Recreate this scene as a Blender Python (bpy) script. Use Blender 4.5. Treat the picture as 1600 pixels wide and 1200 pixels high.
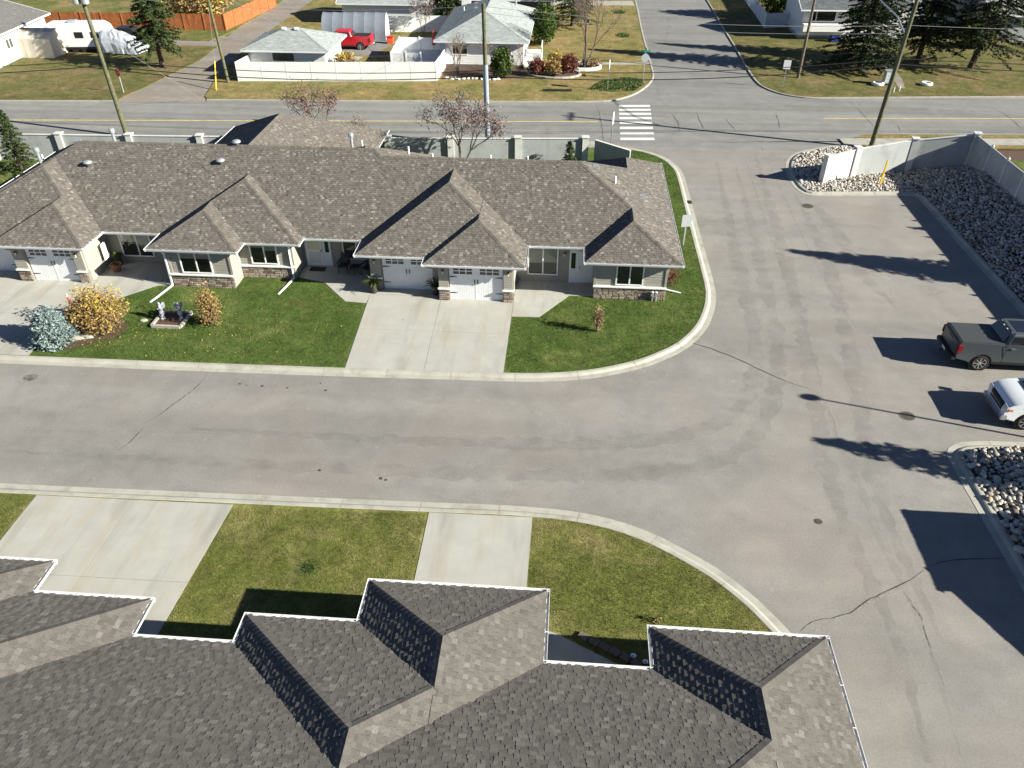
import bpy, bmesh, math, random
import numpy as np
from mathutils import Vector, Matrix

random.seed(7)
RNG = np.random.default_rng(7)
S = bpy.context.scene
for _o in list(bpy.data.objects):
    bpy.data.objects.remove(_o)
COL = S.collection

# ---------------------------------------------------------------- camera (a drone 21 m above the street)
CAM_H = 21.2
R_ = ((0.9972996543, 0.0734397593, -0.0000351191),
      (0.0434002888, -0.5897542972, -0.8064157017),
      (-0.0592436867, 0.8042365763, -0.5913490635))      # rows: right, down, forward
FPX = 1219.5
cam_d = bpy.data.cameras.new('camera')
cam_d.sensor_width = 36.0
cam_d.lens = FPX / 1600 * 36.0
cam_d.clip_start = 0.1
cam_d.clip_end = 3000
cam = bpy.data.objects.new('camera', cam_d)
COL.objects.link(cam)
cam.matrix_world = Matrix(((R_[0][0], -R_[1][0], -R_[2][0], 0),
                           (R_[0][1], -R_[1][1], -R_[2][1], 0),
                           (R_[0][2], -R_[1][2], -R_[2][2], CAM_H),
                           (0, 0, 0, 1)))
S.camera = cam

# ---------------------------------------------------------------- daylight: clear October sky, low sun from the right
SUN_EL, SUN_AZ = math.radians(26.0), math.radians(-14.4)
TO_SUN = Vector((math.cos(SUN_EL) * math.cos(SUN_AZ), math.cos(SUN_EL) * math.sin(SUN_AZ), math.sin(SUN_EL)))
w = bpy.data.worlds.new('World')
S.world = w
w.use_nodes = True
nt = w.node_tree
nt.nodes.clear()
wo = nt.nodes.new('ShaderNodeOutputWorld')
bg = nt.nodes.new('ShaderNodeBackground')
sky = nt.nodes.new('ShaderNodeTexSky')
sky.sky_type = 'NISHITA'
sky.sun_disc = False
sky.sun_elevation = SUN_EL
sky.sun_rotation = math.atan2(TO_SUN.x, TO_SUN.y)
sky.altitude = 1200
sky.air_density = 0.6
sky.dust_density = 0.2
sky.ozone_density = 2.0
bg.inputs['Strength'].default_value = 0.05
nt.links.new(sky.outputs[0], bg.inputs[0])
nt.links.new(bg.outputs[0], wo.inputs[0])
sun_d = bpy.data.lights.new('sun', 'SUN')
sun_d.energy = 5.0
sun_d.angle = math.radians(0.53)
sun_d.color = (1.0, 0.965, 0.84)
sun = bpy.data.objects.new('sun', sun_d)
COL.objects.link(sun)
sun.location = TO_SUN * 60
sun.rotation_euler = (-TO_SUN).to_track_quat('-Z', 'Y').to_euler()
S.view_settings.view_transform = 'Standard'
S.view_settings.look = 'None'
S.view_settings.exposure = 1.35
S.view_settings.gamma = 1.0
S.view_settings.use_curve_mapping = False


def G(px, py, z=0.0):
    """place on the ground (or at height z) of a point surveyed in the photograph"""
    a, b = (px - 800) / FPX, (py - 600) / FPX
    d = [R_[0][i] * a + R_[1][i] * b + R_[2][i] for i in range(3)]
    s = (z - CAM_H) / d[2]
    return Vector((s * d[0], s * d[1], z))


def G2(pts, z=0.0):
    return [tuple(G(x, y, z)[:2]) for x, y in pts]


# ---------------------------------------------------------------- mesh helpers
class MB:
    def __init__(self):
        self.v, self.f, self.t = [], [], []

    def add(self, vs, fs, tone=0.5):
        o = len(self.v)
        self.v.extend([tuple(p) for p in vs])
        for f in fs:
            self.f.append(tuple(i + o for i in f))
            self.t.append(tone)
        return self

    def box(self, x0, y0, z0, x1, y1, z1, tone=.5, M=None):
        vs = [(x0, y0, z0), (x1, y0, z0), (x1, y1, z0), (x0, y1, z0), (x0, y0, z1), (x1, y0, z1), (x1, y1, z1), (x0, y1, z1)]
        if M is not None:
            vs = [M @ Vector(p) for p in vs]
        return self.add(vs, [(0, 3, 2, 1), (4, 5, 6, 7), (0, 1, 5, 4), (1, 2, 6, 5), (2, 3, 7, 6), (3, 0, 4, 7)], tone)

    def cbox(self, c, s, rz=0., tone=.5, rx=0., ry=0.):
        M = Matrix.Translation(Vector(c)) @ Matrix.Rotation(rz, 4, 'Z') @ Matrix.Rotation(ry, 4, 'Y') @ Matrix.Rotation(rx, 4, 'X')
        return self.box(-s[0] / 2, -s[1] / 2, -s[2] / 2, s[0] / 2, s[1] / 2, s[2] / 2, tone, M)

    def beam(self, a, b, wd, ht, tone=.5):
        """box whose long axis runs a-b"""
        a, b = Vector(a), Vector(b)
        d = b - a
        L = d.length
        q = d.to_track_quat('X', 'Z').to_matrix().to_4x4()
        M = Matrix.Translation((a + b) / 2) @ q
        return self.box(-L / 2, -wd / 2, -ht / 2, L / 2, wd / 2, ht / 2, tone, M)

    def prism(self, poly, z0, z1, tone=.5, bottom=True):
        n = len(poly)
        ar = sum(poly[i][0] * poly[(i + 1) % n][1] - poly[(i + 1) % n][0] * poly[i][1] for i in range(n))
        if ar < 0:
            poly = poly[::-1]
        vs = [(p[0], p[1], z0) for p in poly] + [(p[0], p[1], z1) for p in poly]
        fs = [tuple(range(n, 2 * n))]
        if bottom:
            fs.append(tuple(range(n - 1, -1, -1)))
        fs += [(i, (i + 1) % n, n + (i + 1) % n, n + i) for i in range(n)]
        return self.add(vs, fs, tone)

    def sheet(self, poly, z, tone=.5):
        n = len(poly)
        ar = sum(poly[i][0] * poly[(i + 1) % n][1] - poly[(i + 1) % n][0] * poly[i][1] for i in range(n))
        if ar < 0:
            poly = poly[::-1]
        return self.add([(p[0], p[1], z) for p in poly], [tuple(range(n))], tone)

    def tube(self, pts, rad, n=8, tone=.5, cap=True):
        pts = [Vector(p) for p in pts]
        if not isinstance(rad, (list, tuple)):
            rad = [rad] * len(pts)
        vs = []
        m = len(pts)
        prev = None
        for i, p in enumerate(pts):
            d = (pts[min(i + 1, m - 1)] - pts[max(i - 1, 0)])
            if d.length < 1e-9:
                d = Vector((0, 0, 1))
            d.normalize()
            if prev is None:
                a = Vector((1, 0, 0)) if abs(d.x) < .8 else Vector((0, 1, 0))
                u = d.cross(a).normalized()
            else:
                u = (prev - d * prev.dot(d))
                u = u.normalized() if u.length > 1e-6 else d.orthogonal().normalized()
            prev = u
            vv = d.cross(u)
            for k in range(n):
                t = 2 * math.pi * k / n
                vs.append(p + (u * math.cos(t) + vv * math.sin(t)) * rad[i])
        fs = []
        for i in range(m - 1):
            for k in range(n):
                fs.append((i * n + k, i * n + (k + 1) % n, (i + 1) * n + (k + 1) % n, (i + 1) * n + k))
        if cap:
            fs.append(tuple(range(n - 1, -1, -1)))
            fs.append(tuple((m - 1) * n + k for k in range(n)))
        return self.add(vs, fs, tone)

    def lathe(self, prof, n=16, c=(0, 0, 0), tone=.5, M=None):
        vs, fs = [], []
        for r, z in prof:
            for k in range(n):
                t = 2 * math.pi * k / n
                vs.append(Vector((r * math.cos(t), r * math.sin(t), z)))
        m = len(prof)
        for i in range(m - 1):
            for k in range(n):
                fs.append((i * n + k, i * n + (k + 1) % n, (i + 1) * n + (k + 1) % n, (i + 1) * n + k))
        fs.append(tuple(range(n - 1, -1, -1)))
        fs.append(tuple((m - 1) * n + k for k in range(n)))
        M = Matrix.Translation(Vector(c)) @ (M if M is not None else Matrix())
        return self.add([M @ p for p in vs], fs, tone)

    def blob(self, c, r, n=10, m=7, jit=0.0, tone=.5):
        c = Vector(c)
        r = Vector(r) if hasattr(r, '__len__') else Vector((r, r, r))
        vs = [c + Vector((0, 0, -r.z))]
        for i in range(1, m):
            a = -math.pi / 2 + math.pi * i / m
            for k in range(n):
                t = 2 * math.pi * k / n
                q = 1 + random.uniform(-jit, jit)
                vs.append(c + Vector((r.x * math.cos(a) * math.cos(t), r.y * math.cos(a) * math.sin(t), r.z * math.sin(a))) * q)
        vs.append(c + Vector((0, 0, r.z)))
        fs = [(0, 1 + (k + 1) % n, 1 + k) for k in range(n)]
        for i in range(m - 2):
            for k in range(n):
                a = 1 + i * n
                fs.append((a + k, a + (k + 1) % n, a + n + (k + 1) % n, a + n + k))
        a = 1 + (m - 2) * n
        fs += [(a + k, a + (k + 1) % n, len(vs) - 1) for k in range(n)]
        return self.add(vs, fs, tone)

    def build(self, name, mat, parent=None, smooth=False, bevel=0.0):
        me = bpy.data.meshes.new(name)
        me.from_pydata(self.v, [], self.f)
        if bevel:
            bm = bmesh.new()
            bm.from_mesh(me)
            es = [e for e in bm.edges if len(e.link_faces) == 2 and e.calc_face_angle(0) > .5]
            bmesh.ops.bevel(bm, geom=es, offset=bevel, segments=2, affect='EDGES', clamp_overlap=True)
            bm.to_mesh(me)
            bm.free()
        else:
            at = me.attributes.new('tone', 'FLOAT', 'FACE')
            at.data.foreach_set('value', self.t)
        if smooth:
            me.shade_smooth()
        me.materials.append(mat)
        o = bpy.data.objects.new(name, me)
        COL.objects.link(o)
        if parent is not None:
            o.parent = parent
        return o


def thing(name, label, cat, loc=(0, 0, 0), rz=0.0, group=None):
    o = bpy.data.objects.new(name, None)
    o.empty_display_size = .3
    COL.objects.link(o)
    o.location = loc
    o.rotation_euler = (0, 0, rz)
    return tag(o, label, cat, group)


def tag(o, label, cat, group=None):
    o['label'] = label
    o['category'] = cat
    if group:
        o['group'] = group
    return o


def struct(o):
    o['kind'] = 'structure'
    return o


def stuff(o):
    o['kind'] = 'stuff'
    return o


def dup(root, loc, rz=0.0, label=None, group=None):
    r = root.copy()
    COL.objects.link(r)
    r.location = loc
    r.rotation_euler = (0, 0, rz)
    if label:
        r['label'] = label
    if group:
        r['group'] = group
    for ch in list(root.children):
        c = ch.copy()
        COL.objects.link(c)
        c.parent = r
        for g in list(ch.children):
            d = g.copy()
            COL.objects.link(d)
            d.parent = c
    return r


def smoothline(pts, step=.6):
    """Catmull-Rom through the points, resampled evenly"""
    P = [Vector((p[0], p[1], 0)) for p in pts]
    P = [P[0] * 2 - P[1]] + P + [P[-1] * 2 - P[-2]]
    out = []
    for i in range(1, len(P) - 2):
        n = max(2, int((P[i + 1] - P[i]).length / step))
        for k in range(n):
            t = k / n
            a, b, c, d = P[i - 1], P[i], P[i + 1], P[i + 2]
            out.append(.5 * ((2 * b) + (c - a) * t + (2 * a - 5 * b + 4 * c - d) * t * t + (3 * b - a - 3 * c + d) * t ** 3))
    out.append(P[-2])
    return [(p.x, p.y) for p in out]


def offset(pts, d):
    """polyline moved to its left by d"""
    out = []
    n = len(pts)
    for i in range(n):
        a, b = Vector(pts[max(i - 1, 0)]), Vector(pts[min(i + 1, n - 1)])
        t = (b - a).normalized()
        out.append((pts[i][0] - t.y * d, pts[i][1] + t.x * d))
    return out


def inside(poly, x, y):
    """vectorised point-in-polygon"""
    x, y = np.asarray(x), np.asarray(y)
    r = np.zeros(x.shape, bool)
    n = len(poly)
    j = n - 1
    for i in range(n):
        xi, yi = poly[i][0], poly[i][1]
        xj, yj = poly[j][0], poly[j][1]
        if yi != yj:
            c = ((yi > y) != (yj > y)) & (x < (xj - xi) * (y - yi) / (yj - yi) + xi)
            r ^= c
        j = i
    return r


# ---------------------------------------------------------------- materials
class N:
    """small node-graph helper"""
    def __init__(self, name):
        self.m = bpy.data.materials.new(name)
        self.m.use_nodes = True
        self.t = self.m.node_tree
        self.b = self.t.nodes['Principled BSDF']
        self.pos = None

    def node(self, typ, **kw):
        n = self.t.nodes.new(typ)
        for k, v in kw.items():
            setattr(n, k, v)
        return n

    def link(self, a, b):
        self.t.links.new(a, b)

    def vec(self, scale=(1, 1, 1), rot=0., obj=False):
        if obj:
            src = self.node('ShaderNodeTexCoord').outputs['Object']
        else:
            src = self.node('ShaderNodeNewGeometry').outputs['Position']
        mp = self.node('ShaderNodeMapping')
        mp.inputs['Scale'].default_value = scale
        mp.inputs['Rotation'].default_value = (0, 0, rot)
        self.link(src, mp.inputs['Vector'])
        return mp.outputs[0]

    def noise(self, scale, detail=4, rough=.55, dist=0., vec=None, obj=False):
        n = self.node('ShaderNodeTexNoise')
        n.inputs['Scale'].default_value = scale
        n.inputs['Detail'].default_value = detail
        n.inputs['Roughness'].default_value = rough
        n.inputs['Distortion'].default_value = dist
        self.link(vec if vec is not None else self.vec(obj=obj), n.inputs['Vector'])
        return n.outputs['Fac']

    def ramp(self, fac, stops, interp='LINEAR'):
        r = self.node('ShaderNodeValToRGB')
        r.color_ramp.interpolation = interp
        els = r.color_ramp.elements
        while len(els) < len(stops):
            els.new(.5)
        for e, (p, c) in zip(els, stops):
            e.position = p
            e.color = (*c, 1) if hasattr(c, '__len__') else (c, c, c, 1)
        self.link(fac, r.inputs[0])
        return r.outputs[0]

    def mix(self, fac, a, b, blend='MIX'):
        m = self.node('ShaderNodeMix', data_type='RGBA', blend_type=blend)
        for s, v in ((m.inputs[0], fac), (m.inputs[6], a), (m.inputs[7], b)):
            if hasattr(v, 'is_linked') or hasattr(v, 'links'):
                self.link(v, s)
            elif hasattr(v, '__len__'):
                s.default_value = (*v, 1)
            else:
                s.default_value = v if s == m.inputs[0] else (v, v, v, 1)
        return m.outputs[2]

    def tone(self):
        return self.node('ShaderNodeAttribute', attribute_name='tone').outputs['Fac']

    def rnd(self):
        return self.node('ShaderNodeObjectInfo').outputs['Random']

    def bump(self, h, strength=.3, dist=.02):
        b = self.node('ShaderNodeBump')
        b.inputs['Strength'].default_value = strength
        b.inputs['Distance'].default_value = dist
        self.link(h, b.inputs['Height'])
        self.link(b.outputs[0], self.b.inputs['Normal'])

    def out(self, col, rough=.8, spec=.3, metal=0.):
        if hasattr(col, 'links'):
            self.link(col, self.b.inputs['Base Color'])
        else:
            self.b.inputs['Base Color'].default_value = (*col, 1)
        self.b.inputs['Roughness'].default_value = rough
        self.b.inputs['Specular IOR Level'].default_value = spec
        self.b.inputs['Metallic'].default_value = metal
        return self.m


def plain(name, col, rough=.6, spec=.4, metal=0., var=.12, scale=3., bump=0.):
    n = N(name)
    f = n.noise(scale, 5, .6)
    d = tuple(c * (1 - var) for c in col)
    l = tuple(min(1, c * (1 + var)) for c in col)
    if bump:
        n.bump(n.noise(scale * 12, 3), bump, .01)
    return n.out(n.ramp(f, [(.3, d), (.7, l)]), rough, spec, metal)


def tonal(name, stops, rough=.85, spec=.2, rnd=False, grain=.15, gscale=30, bump=0., trans=0.):
    n = N(name)
    c = n.ramp(n.rnd() if rnd else n.tone(), stops)
    g = n.noise(gscale, 4, .6)
    c = n.mix(1.0, c, n.ramp(g, [(.3, 1 - grain), (.7, 1 + 0 * grain)]), 'MULTIPLY')
    if bump:
        n.bump(g, bump, .01)
    m = n.out(c, rough, spec)
    if trans:
        tr = n.node('ShaderNodeBsdfTranslucent')
        n.link(c, tr.inputs['Color'])
        mx = n.node('ShaderNodeMixShader')
        mx.inputs[0].default_value = trans
        o = n.t.nodes['Material Output']
        n.link(n.b.outputs[0], mx.inputs[1])
        n.link(tr.outputs[0], mx.inputs[2])
        n.link(mx.outputs[0], o.inputs['Surface'])
    return m


def asphalt(name, a, b, tint, streak_rot=0., streak=.25, band=.55):
    n = N(name)
    grain = n.noise(55, 3, .7)
    mid = n.noise(1.3, 6, .62)
    big = n.noise(.16, 4, .55, .6)
    st = n.noise(1.0, 3, .6, vec=n.vec((.03, band, 1), streak_rot))
    c = n.ramp(mid, [(.28, a), (.72, b)])
    c = n.mix(n.ramp(big, [(.42, 0.), (.66, .85)]), c, tint)
    c = n.mix(streak, c, n.ramp(st, [(.38, .72), (.6, 1.12)]), 'MULTIPLY')
    c = n.mix(.9, c, n.ramp(grain, [(.25, .55), (.75, 1.32)]), 'MULTIPLY')
    g2 = n.noise(13, 4, .75)
    c = n.mix(.55, c, n.ramp(g2, [(.3, .72), (.7, 1.2)]), 'MULTIPLY')
    pat = n.noise(.42, 5, .6, .8)
    c = n.mix(.6, c, n.ramp(pat, [(.35, .84), (.65, 1.08)]), 'MULTIPLY')
    spots = n.noise(2.2, 2, .5, vec=n.vec((1, 1, 1), .6))
    c = n.mix(n.ramp(spots, [(.7, 0.), (.78, .35)]), c, (.33, .32, .30))
    n.bump(grain, .35, .01)
    return n.out(c, .9, .25)


MAT = {}
MAT['private'] = asphalt('asphalt_warm_grey', (0.226, 0.215, 0.200), (0.270, 0.259, 0.242), (0.275, 0.248, 0.226), .0, .35, .35)
MAT['main'] = asphalt('asphalt_main_road', (.20, .20, .19), (.25, .248, .236), (.235, .232, .22), -.064, .6, .6)
MAT['side'] = asphalt('asphalt_side_street', (.19, .188, .182), (.235, .23, .222), (.22, .215, .205), 1.57, .5, .5)
def faded(name, col, lo=.42, hi=.62, scale=6., mx=1.0):
    """worn mark: breaks up into the surface below"""
    n = N(name)
    f = n.noise(scale, 5, .65)
    n.out(col, .9, .15)
    tr = n.node('ShaderNodeBsdfTransparent')
    m = n.node('ShaderNodeMixShader')
    n.link(n.ramp(f, [(lo, 0.), (hi, mx)]), m.inputs[0])
    n.link(tr.outputs[0], m.inputs[1])
    n.link(n.b.outputs[0], m.inputs[2])
    n.link(m.outputs[0], n.t.nodes['Material Output'].inputs['Surface'])
    return n.m


MAT['crack'] = faded('crack_sealant', (.06, .058, .055), .25, .45, 4.)
MAT['crack_pale'] = faded('worn_pale_mark', (.33, .32, .295), .42, .62, 7., .8)
MAT['crack_soft'] = faded('faint_crack', (.09, .086, .08), .36, .6, 5., .8)
MAT['stain'] = faded('dark_stain', (.10, .095, .088), .35, .65, 3., .7)
MAT['seam'] = faded('paving_seam', (.33, .32, .30), .38, .7, 1.5, .4)
MAT['seam_dark'] = faded('dark_tyre_streak', (.15, .145, .137), .35, .75, .9, .2)
MAT['yellow'] = plain('yellow_road_paint', (.55, .40, .14), .8, var=.3, scale=2)
MAT['white_paint'] = plain('white_road_paint', (.62, .62, .60), .8, var=.22, scale=4)


def concrete(name, a, b, stain, sx=(1, .15, 1)):
    n = N(name)
    mid = n.noise(.9, 6, .65)
    g = n.noise(40, 3, .7)
    c = n.ramp(mid, [(.3, a), (.7, b)])
    s = n.noise(1.6, 4, .6, .3, vec=n.vec(sx))
    c = n.mix(n.ramp(s, [(.52, 0.), (.72, .8)]), c, stain)
    s2 = n.noise(1.1, 3, .6, .3, vec=n.vec((sx[0], sx[1], 1), .05))
    c = n.mix(n.ramp(s2, [(.54, 0.), (.74, .55)]), c, tuple(x * .62 for x in a))
    c = n.mix(.5, c, n.ramp(g, [(.25, .75), (.75, 1.15)]), 'MULTIPLY')
    n.bump(g, .2, .005)
    return n.out(c, .85, .25)


MAT['conc'] = concrete('driveway_concrete', (.345, .337, .305), (.405, .397, .362), (.36, .315, .245))
MAT['kerb'] = concrete('kerb_concrete', (.33, .32, .275), (.42, .405, .355), (.29, .27, .23), (1, 1, 1))
MAT['walk'] = concrete('sidewalk_concrete', (.31, .30, .265), (.385, .37, .335), (.27, .25, .22), (1, 1, 1))
MAT['joint'] = plain('dark_joint', (.17, .16, .14), .9)


def grass_ground(name, dark, light, dry, s1=.45, s2=6., dry_lo=.5, dry_hi=.7, ring=None):
    n = N(name)
    big = n.noise(s1, 4, .6, .5)
    fine = n.noise(s2, 6, .7)
    vf = n.noise(38, 3, .75)
    c = n.ramp(fine, [(.3, dark), (.7, light)])
    f = n.ramp(big, [(dry_lo, 0.), (dry_hi, 1.)])
    c = n.mix(f, c, dry)
    pt = n.noise(1.1, 5, .65, .4)
    c = n.mix(.85, c, n.ramp(pt, [(.3, .62), (.7, 1.32)]), 'MULTIPLY')
    pt2 = n.noise(4.2, 4, .7, .2)
    c = n.mix(.85, c, n.ramp(pt2, [(.3, .6), (.7, 1.35)]), 'MULTIPLY')
    c = n.mix(.8, c, n.ramp(vf, [(.25, .5), (.75, 1.3)]), 'MULTIPLY')
    n.bump(vf, .8, .04)
    return n.out(c, .95, .1)


MAT['lawn_far'] = grass_ground('lawn_green', (0.060, 0.094, 0.022), (0.102, 0.142, 0.036), (0.142, 0.162, 0.050), .5)
MAT['lawn_near'] = grass_ground('lawn_olive', (0.124, 0.137, 0.034), (0.195, 0.195, 0.055), (0.267, 0.227, 0.098), .6)
MAT['verge'] = grass_ground('verge_dry_grass', (.10, .125, .03), (.20, .18, .065), (.30, .215, .10), .22, 3., .32, .68)
MAT['verge_r'] = grass_ground('verge_brown_grass', (.085, .10, .028), (.16, .14, .055), (.20, .15, .075), .25, 3., .45, .65)
MAT['yard'] = grass_ground('backyard_grass', (.08, .115, .028), (.16, .155, .05), (.25, .19, .09), .22, 3., .42, .62)
MAT['gravel'] = asphalt('gravel_lane', (.21, .19, .165), (.29, .265, .235), (.25, .21, .17), 1.3, .4, .5)
MAT['earth'] = plain('garden_mulch', (.085, .05, .035), .95, var=.4, scale=8, bump=.6)
MAT['bedsoil'] = plain('dark_bed_soil', (.05, .045, .04), .95, var=.4, scale=6, bump=.5)
MAT['clover'] = grass_ground('clover_patch', (.03, .075, .018), (.05, .105, .028), (.04, .095, .025), .8, 5)
MAT['blade_far'] = None
# ---------------------------------------------------------------- object materials
def white(name, col=(.78, .78, .76), rough=.45, var=.05):
    return plain(name, col, rough, .4, 0., var, 2.)


MAT['trim'] = white('white_trim')
MAT['gutter'] = plain('white_gutter_metal', (.74, .75, .76), .35, .5, 0., .05, 2)
MAT['door_white'] = white('white_painted_door', (.74, .75, .76))
MAT['vinyl'] = plain('white_vinyl_fence', (.74, .75, .74), .5, .4, 0., .07, .7)
MAT['soffit'] = plain('soffit_white', (.62, .61, .58), .7)
MAT['siding'] = plain('taupe_lap_siding', (.30, .285, .245), .75, .25, 0., .07, 2.5, .1)
MAT['siding_white'] = plain('white_siding', (.66, .66, .65), .65, .3, 0., .06, 2.5)
MAT['siding_grey'] = plain('grey_siding', (.30, .31, .32), .7, .3, 0., .1, 2.5)
MAT['siding_brown'] = plain('dark_brown_siding', (.10, .088, .075), .75, .3, 0., .1, 2.5)
MAT['black'] = plain('black_iron', (.02, .02, .021), .5, .4)
MAT['darkmetal'] = plain('dark_bronze_metal', (.05, .045, .04), .45, .5)
MAT['galv'] = plain('galvanised_metal', (.46, .48, .50), .4, .5, .5, .1, 4)
MAT['signback'] = plain('aluminium_sign_back', (.42, .44, .46), .45, .5, .3, .06, 4)
MAT['green_sign'] = plain('green_sign', (.015, .20, .12), .5)
MAT['red'] = plain('red_paint', (.52, .02, .025), .45)
MAT['yellow_plastic'] = plain('yellow_plastic', (.72, .48, .03), .5)
MAT['orange'] = plain('orange_plastic', (.72, .10, .035), .5)
MAT['terracotta'] = plain('terracotta_pot', (.26, .10, .06), .8)
MAT['blackpot'] = plain('dark_planter', (.045, .04, .038), .6)
MAT['mat'] = plain('door_mat', (.035, .025, .02), .95)
MAT['wood_pole'] = plain('weathered_green_pole', (.115, .115, .068), .9, .1, 0, .3, 5, .3)
MAT['brown_pole'] = plain('weathered_brown_pole', (.15, .12, .09), .9, .1, 0, .3, 5, .3)
MAT['steel_pole'] = plain('grey_blue_steel_sleeve', (.30, .34, .40), .5, .5, .2, .1, 3)
MAT['fence_wood'] = plain('orange_stained_cedar', (.33, .115, .042), .8, .2, 0, .25, 3, .2)
MAT['fence_dark'] = plain('brown_board_fence', (.12, .06, .035), .85, .2, 0, .25, 3, .2)
MAT['picket'] = plain('white_painted_picket', (.60, .62, .66), .7, .2, 0, .1, 3)
MAT['precast'] = concrete('painted_precast_wall', (.33, .345, .345), (.39, .405, .405), (.28, .295, .295), (1, 1, .3))
MAT['precast_post'] = concrete('painted_precast_post', (.52, .52, .50), (.60, .60, .575), (.5, .5, .48), (1, 1, .3))
MAT['tarp'] = plain('silver_tarp', (.50, .53, .58), .32, .6, .3, .15, 2, .2)
MAT['tent'] = plain('grey_tent_fabric', (.17, .19, .225), .6, .3, 0, .08, 2, .1)
MAT['tan'] = plain('tan_canvas', (.52, .47, .40), .8, .2, 0, .06, 1.5)
MAT['rv'] = white('white_trailer_body', (.68, .69, .70), .35)
MAT['rubber'] = plain('tyre_rubber', (.022, .022, .023), .85, .2)
MAT['tyre_white'] = white('white_painted_tyre', (.75, .74, .70), .7)
MAT['chrome'] = plain('bright_alloy', (.62, .63, .64), .25, .6, .9, .05, 5)
MAT['graphite'] = plain('graphite_car_paint', (.085, .10, .108), .28, .6, .35, .04, 3)
MAT['carwhite'] = plain('white_car_paint', (.72, .74, .76), .25, .6, 0, .03, 3)
MAT['carred'] = plain('red_car_paint', (.45, .012, .02), .3, .6, 0, .05, 3)
MAT['tonneau'] = plain('black_vinyl_tonneau', (.05, .052, .054), .55, .4, 0, .08, 4)
MAT['blackplastic'] = plain('black_plastic', (.018, .018, .02), .5, .4)
MAT['headlight'] = plain('headlight_lens', (.55, .56, .58), .12, .8)
MAT['amber'] = plain('amber_lens', (.55, .16, .08), .25, .6)
MAT['taillight'] = plain('red_lens', (.22, .010, .014), .2, .6)
MAT['plate'] = white('licence_plate', (.6, .6, .6))
MAT['blue'] = plain('blue_plastic', (.03, .06, .28), .5)
MAT['blind'] = plain('cream_blind', (.66, .60, .46), .8, .2, 0, .05, 2)
MAT['interior'] = plain('dim_room', (.10, .095, .08), .9, .1, 0, .3, 1.5)
MAT['lampglass'] = plain('lamp_glass', (.5, .42, .28), .3)
MAT['bark'] = plain('bark_brown', (.085, .062, .045), .95, .1, 0, .35, 8, .5)
MAT['bark_grey'] = plain('bark_grey', (.16, .125, .105), .95, .1, 0, .35, 8, .4)
MAT['statue'] = white('white_cast_statue', (.33, .35, .38), .7, .3)
MAT['paving'] = plain('garden_edging_stone', (.38, .355, .31), .85, .2, 0, .15, 6, .2)
MAT['brick_edge'] = plain('brown_edging_block', (.15, .12, .10), .9, .2, 0, .25, 5, .3)
MAT['poolblue'] = plain('pale_blue_deck', (.50, .52, .56), .6)
MAT['iron'] = plain('cast_iron_cover', (.10, .085, .07), .7, .4, .4, .3, 12, .3)
MAT['wire'] = plain('aluminium_wire', (.30, .30, .30), .5, .4, .4)
MAT['wire_black'] = plain('black_cable', (.015, .015, .016), .6, .3)


def glass_mat():
    n = N('window_glass')
    n.t.nodes.remove(n.b)
    tr = n.node('ShaderNodeBsdfTransparent')
    tr.inputs[0].default_value = (.86, .90, .89, 1)
    gl = n.node('ShaderNodeBsdfGlossy')
    gl.inputs['Roughness'].default_value = .03
    gl.inputs['Color'].default_value = (.9, .95, 1, 1)
    mx = n.node('ShaderNodeMixShader')
    fr = n.node('ShaderNodeFresnel')
    fr.inputs[0].default_value = 1.6
    n.link(fr.outputs[0], mx.inputs[0])
    n.link(tr.outputs[0], mx.inputs[1])
    n.link(gl.outputs[0], mx.inputs[2])
    n.link(mx.outputs[0], n.t.nodes['Material Output'].inputs['Surface'])
    return n.m


MAT['glass'] = glass_mat()
MAT['darkglass'] = plain('tinted_glass', (.012, .014, .018), .05, .8, 0, .02)

MAT['shingle_far'] = tonal('brown_asphalt_shingle', [(0, (0.094, 0.083, 0.073)), (.3, (0.131, 0.117, 0.103)), (.65, (0.173, 0.156, 0.139)), (1, (0.289, 0.264, 0.238))], .95, .1, False, .3, 14, .5)
MAT['shingle_near'] = tonal('grey_brown_asphalt_shingle', [(0, (0.097, 0.089, 0.081)), (.4, (0.130, 0.120, 0.110)), (.75, (0.161, 0.149, 0.136)), (1, (0.204, 0.189, 0.174))], .95, .1, False, .3, 22, .5)
MAT['shingle_piece'] = tonal('grey_brown_single_shingle', [(0, (0.097, 0.089, 0.081)), (.4, (0.130, 0.120, 0.110)), (.75, (0.161, 0.149, 0.136)), (1, (0.204, 0.189, 0.174))], .95, .1, True, .3, 22, .5)
MAT['shingle_pale'] = tonal('pale_green_grey_shingle', [(0, (.26, .29, .285)), (.5, (.34, .37, .365)), (1, (.43, .46, .45))], .95, .1, False, .25, 12, .4)
MAT['shingle_slate'] = tonal('slate_grey_shingle', [(0, (.085, .09, .097)), (.5, (.13, .138, .148)), (1, (.19, .20, .21))], .95, .1, False, .25, 12, .4)
MAT['roof_grey'] = tonal('plain_grey_shingle', [(0, (.14, .135, .13)), (.5, (.17, .165, .16)), (1, (.2, .195, .19))], .95, .1, False, .25, 12, .4)
MAT['deck_far'] = plain('roof_underlay', (.11, .095, .08), .95)
MAT['veneer'] = tonal('stacked_stone_veneer', [(0, (.17, .12, .095)), (.3, (.29, .225, .175)), (.6, (.37, .31, .25)), (.85, (.43, .375, .31)), (1, (.22, .20, .19))], .9, .15, True, .35, 25, .6)
MAT['mortar'] = plain('mortar', (.20, .18, .155), .95)
MAT['rock'] = tonal('river_rock', [(0, (.12, .105, .09)), (.2, (.32, .30, .27)), (.5, (.46, .435, .40)), (.75, (.54, .515, .48)), (.9, (.44, .33, .21)), (1, (.6, .58, .55))], .8, .25, True, .25, 12, .3)
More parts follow.
